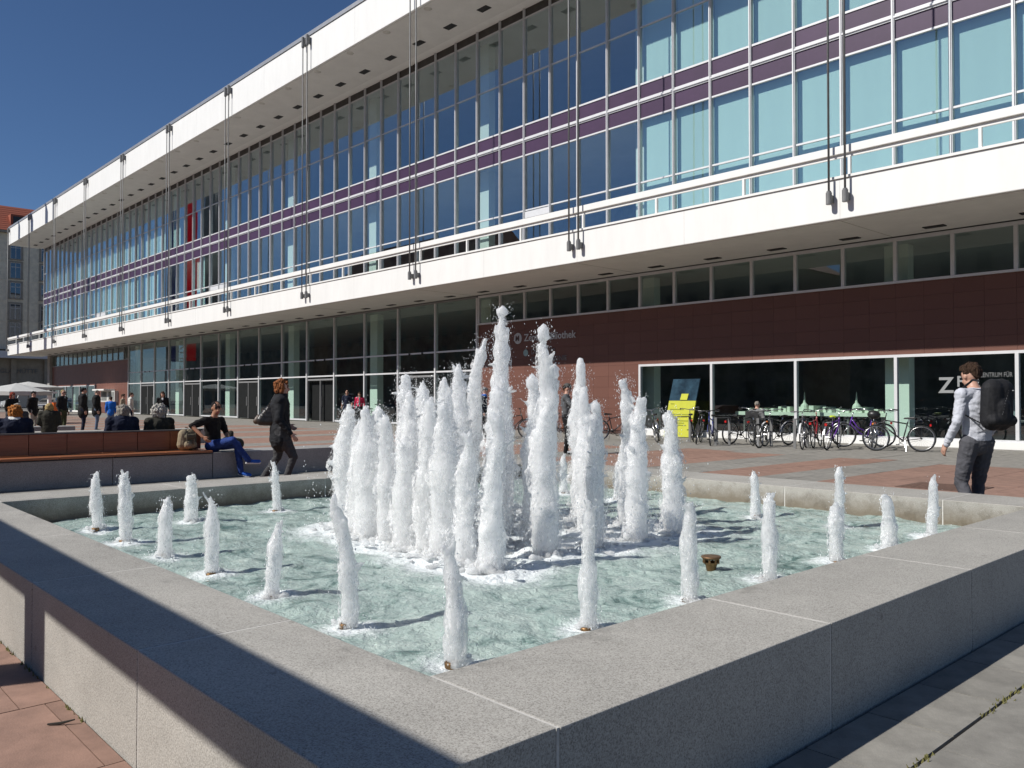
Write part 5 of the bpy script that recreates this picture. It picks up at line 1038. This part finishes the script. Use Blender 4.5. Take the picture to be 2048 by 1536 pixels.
def bike(label, x, y, head, col, tilt=0, steer=0, step=False, guard=None, rack=True, basket=False, saddle=None, light=None, bars='city', lid=None):
    """head: direction the front wheel points (world vector); origin at ground between the wheels"""
    t = thing('bicycle', label, 'bicycle', (x, y, 0), math.atan2(head[1], head[0]), 'bicycles parked at the stands'); t.rotation_euler = (R(tilt), 0, math.atan2(head[1], head[0]))
    fm = mat('bike_paint_%d_%d_%d' % tuple(int(c*100) for c in col), col, .3, .05, coat=.5); rw = V(-.52, 0, WR); fw = V(.56, 0, WR); bbk = V(-.08, 0, .28); sd = V(-.23, 0, .84); ht = V(.33, 0, .86); hl_ = V(.385, 0, .68); S = Matrix.Rotation(R(steer), 3, 'Z')
    def st(p): q = Vector(p)-V(.36, 0, 0); return S @ V(q.x, q.y, 0)+V(.36, 0, q.z)
    L = dict(local=True)
    for c, sr in ((rw, 0), (fw, steer)):
        cc = c if not sr else st(c); w_ = put('wheel', WTY, t, cc, (0, 0, R(sr)), local=True); put('rim', WRI, w_, local=True); put('spokes', WSP, w_, local=True)
    mb = MB(); sj = V(-.19, 0, .72)
    if step: mb.tube([hl_, V(.15, 0, .42), V(.0, 0, .33), bbk], .019).tube([ht-V(.0, 0, .08), V(.18, 0, .56), V(-.02, 0, .46), V(-.135, 0, .50)], .016)
    else: mb.cyl(hl_, bbk, .019).cyl(ht-V(-.015, 0, .05), sj, .017)
    mb.cyl(bbk, sj+(sj-bbk)*.12, .017).cyl(hl_-V(-.012, 0, .05), ht, .021)
    for s in (-1, 1): mb.cyl(bbk+V(0, .03*s, 0), rw+V(0, .055*s, 0), .010, n=6).cyl(sj+V(0, .02*s, -.03), rw+V(0, .055*s, 0), .009, n=6)
    mb.build('frame', fm, t, True, **L)
    mb = MB(); mb.cyl(ht, ht+V(-.03, 0, .14), .013, n=8)
    for s in (-1, 1): mb.tube([st(hl_+V(.01, .0, -.05)), st(hl_+V(.02, .05*s, -.08)), st(fw+V(-.03, .055*s, .12)), st(fw+V(0, .055*s, 0))], .011, 6)
    mb.build('fork', fm if guard is None else chrome, t, True, **L)
    mb = MB(); hb_ = ht+V(-.035, 0, .15); W_ = .30
    if bars == 'city': mb.tube([st(hb_+V(-.20, -W_, .06)), st(hb_+V(-.05, -W_*.95, .08)), st(hb_+V(.06, -W_*.5, .05)), st(hb_+V(.05, 0, .01)), st(hb_+V(.06, W_*.5, .05)), st(hb_+V(-.05, W_*.95, .08)), st(hb_+V(-.20, W_, .06))], .012, 7)
    else: mb.tube([st(hb_+V(-.03, -W_, .02)), st(hb_+V(.03, -.1, .01)), st(hb_+V(.03, .1, .01)), st(hb_+V(-.03, W_, .02))], .013, 7)
    hbo = mb.build('handlebar', chrome if bars == 'city' else blackm, t, True, **L)
    for s in (-1, 1):
        e0 = st(hb_+(V(-.10, s*W_*.97, .07) if bars == 'city' else V(-.0, s*W_*.7, .015))); e1 = st(hb_+(V(-.215, s*W_, .058) if bars == 'city' else V(-.032, s*(W_+.01), .02))); MB().cyl(e0, e1, .018, n=8).build('grip', blackm, hbo, **L); MB().tube([e0+V(.03, 0, -.01), e0+V(.03, -.03*s, -.03), e1+V(.05, 0, -.04)], .005, 5).build('brake_lever', chrome, hbo, **L)
    MB().cyl(sj, sd, .013, n=8).build('seat_post', chrome, t, **L)
    mb = MB(); mb.hexa([(sd.x-.15, -.075, sd.z), (sd.x+.13, -.018, sd.z+.005), (sd.x+.13, .018, sd.z+.005), (sd.x-.15, .075, sd.z)], [(sd.x-.14, -.068, sd.z+.065), (sd.x+.12, -.014, sd.z+.04), (sd.x+.12, .014, sd.z+.04), (sd.x-.14, .068, sd.z+.065)]); mb.build('saddle', saddle or blackm, t, bevel=.018, **L)
    mb = MB(); mb.cyl(bbk+V(0, -.04, 0), bbk+V(0, .04, 0), .03, n=10); mb.tube(circ(bbk+V(0, -.05, 0), .085, 20), .007, 5, closed=True)
    for s, a in ((-1, 40), (1, 220)):
        e = bbk+V(.16*math.cos(R(a)), s*.07, -.16*math.sin(R(a))); mb.cyl(bbk+V(0, s*.06, 0), e, .010, n=6); mb.box(e.x-.045, e.x+.045, min(e.y, e.y+s*.09), max(e.y, e.y+s*.09), e.z-.012, e.z+.012)
    mb.tube([bbk+V(0, -.05, .085), rw+V(0, -.05, .035)], .005, 4).tube([bbk+V(0, -.05, -.085), rw+V(0, -.05, -.035)], .005, 4); mb.build('crankset', blackm, t, **L)
    if guard:
        for c, a0, a1, sr in ((rw, 5, 165, 0), (fw, 15, 170, steer)):
            mb = MB(); r_ = WR+.022; n = 14
            for i in range(n):
                q0 = R(a0+(a1-a0)*i/n); q1 = R(a0+(a1-a0)*(i+1)/n); P_ = lambda q, yy, rr: (st if sr else Vector)(c+V(rr*math.cos(q), yy, rr*math.sin(q)))
                mb.hexa([P_(q0, -.026, r_), P_(q1, -.026, r_), P_(q1, .026, r_), P_(q0, .026, r_)], [P_(q0, -.02, r_+.008), P_(q1, -.02, r_+.008), P_(q1, .02, r_+.008), P_(q0, .02, r_+.008)])
            mb.build('mudguard', guard, t, **L)
    if rack:
        mb = MB()
        for s in (-1, 1): mb.tube([rw+V(0, .06*s, 0), rw+V(-.06, .06*s, .40), rw+V(.30, .05*s, .40)], .006, 5).tube([rw+V(-.06, .06*s, .40), rw+V(-.18, .05*s, .40)], .006, 5)
        for q in (-.16, -.02, .12, .26): mb.cyl(rw+V(q, -.06, .40), rw+V(q, .06, .40), .005, n=5)
        mb.build('rack', blackm, t, **L); MB().box(rw.x-.23, rw.x-.19, -.03, .03, .66, .72).build('rear_light', redl, t, **L)
    if light: MB().ell(st(hl_+V(.09, 0, .02)), (.035, .035, .035), 10, 6).build('front_lamp', light, t, True, **L)
    if basket: MB().ell(st(hb_+V(.16, 0, -.06)), (.13, .17, .12), 12, 7).build('basket_cover', blackm, t, True, **L)
    if lid: MB().ell((sd.x, 0, sd.z+.05), (.16, .09, .04), 12, 6).build('saddle_cover', lid, t, True, **L)
    MB().cyl(bbk+V(-.05, .05, -.01), V(-.16, .16, .01), .009, n=6).build('kickstand', chrome, t, **L)
silver = mat('guard_silver', (.55, .55, .56), .25, .05, metal=.85); wht = mat('guard_white', (.65, .65, .65), .4); lime = mat('lime_cover', (.55, .68, .03), .6)
bike('black city bicycle standing side-on at the right end of the stands', -9.15, 22.15, (-.93, -.36), (.02, .02, .02), 3, 12, guard=None, light=None)
bike('purple step-through bicycle with chrome high handlebars, behind the lime-saddled one', -10.6, 23.3, (-.75, -.66), (.10, .02, .30), -2, -15, True, silver, bars='city')
bike('purple bicycle with lime saddle cover and silver mudguards', -10.75, 21.75, (-.15, .98), (.12, .03, .26), 4, 10, False, silver, lid=lime)
bike('bicycle with orange lamp and dark cover on its saddle, left of the black city bicycle', -10.15, 22.7, (.35, -.94), (.04, .04, .05), -5, 20, False, silver, light=oral, basket=True)
bike('white-barred bicycle seen head-on at the grey stand right of the black chair', -11.45, 21.5, (.42, -.91), (.06, .06, .07), 2, -6, False, wht, bars='flat')
bike('dark red bicycle squeezed between the white-barred and purple bicycles', -11.5, 22.3, (-.3, .95), (.32, .02, .03), -4, 0, False, None, saddle=blackm)
bike('black bicycle with its front wheel turned broadside, just left of the grey stand', -12.75, 21.3, (.75, -.66), (.02, .02, .025), 5, -40, False, None, light=None, bars='flat')
bike('black bicycle with white front mudguard and orange reflector beside the seated person', -12.7, 22.2, (-.2, -.98), (.025, .025, .03), -3, 18, False, wht, light=oral, bars='city')
bike('blue and black bicycle with chrome bars seen head-on near the yellow poster', -14.2, 21.2, (.40, -.92), (.03, .04, .18), 3, 8, False, None, bars='flat')
bike('thin black bicycle seen nearly edge-on right next to the yellow poster', -15.0, 21.6, (.45, -.89), (.02, .02, .02), -6, 5, False, None, bars='flat')
bike('black bicycle with wide rear wheel behind the blue and black one', -13.9, 22.3, (.2, .98), (.03, .03, .03), 4, 0, False, None)
bike('dark green bicycle with silver mudguards left of the yellow poster', -16.4, 21.4, (.5, -.86), (.04, .07, .05), 8, 20, True, silver)
bike('grey bicycle whose rear wheel shows in front of the yellow poster', -15.9, 22.6, (-.6, .8), (.10, .10, .10), -5, 0, False, None)
bike('black bicycle with white and violet frame label near the red wall end', -18.0, 21.2, (.55, .84), (.02, .02, .03), 3, 0, False, None, bars='flat')
bike('dark orange bicycle half hidden behind the two-horned jet', -20.2, 21.0, (.5, .86), (.22, .07, .02), 2, 0, False, silver)
bike('black bicycle held by the man in the grey cap behind the jets', -21.2, 19.5, (.8, .6), (.02, .02, .02), 0, 10, False, None, bars='flat')
bike('black bicycle parked alone in front of the foyer glass', -35.3, 23.2, (.3, .95), (.02, .02, .02), 3, 10, False, None)
# bicycle stands: flat steel hoops
for i, (x, y) in enumerate(((-11.60, 21.25), (-12.55, 20.95), (-13.9, 20.9), (-15.6, 21.3))):
    t = thing('bicycle_stand', 'flat grey steel bicycle stand, %s from the right' % ord_[i+1], 'bicycle stand', (x, y, 0), 0, 'bicycle stands')
    B(x-.04, x+.04, y-.012, y+.012, 0, .80).build('front_post', steel, t); B(x-.04, x+.04, y+.70, y+.724, 0, .80).build('rear_post', steel, t); B(x-.04, x+.04, y-.012, y+.724, .801, .825).build('top_bar', steel, t)
fuse_all()
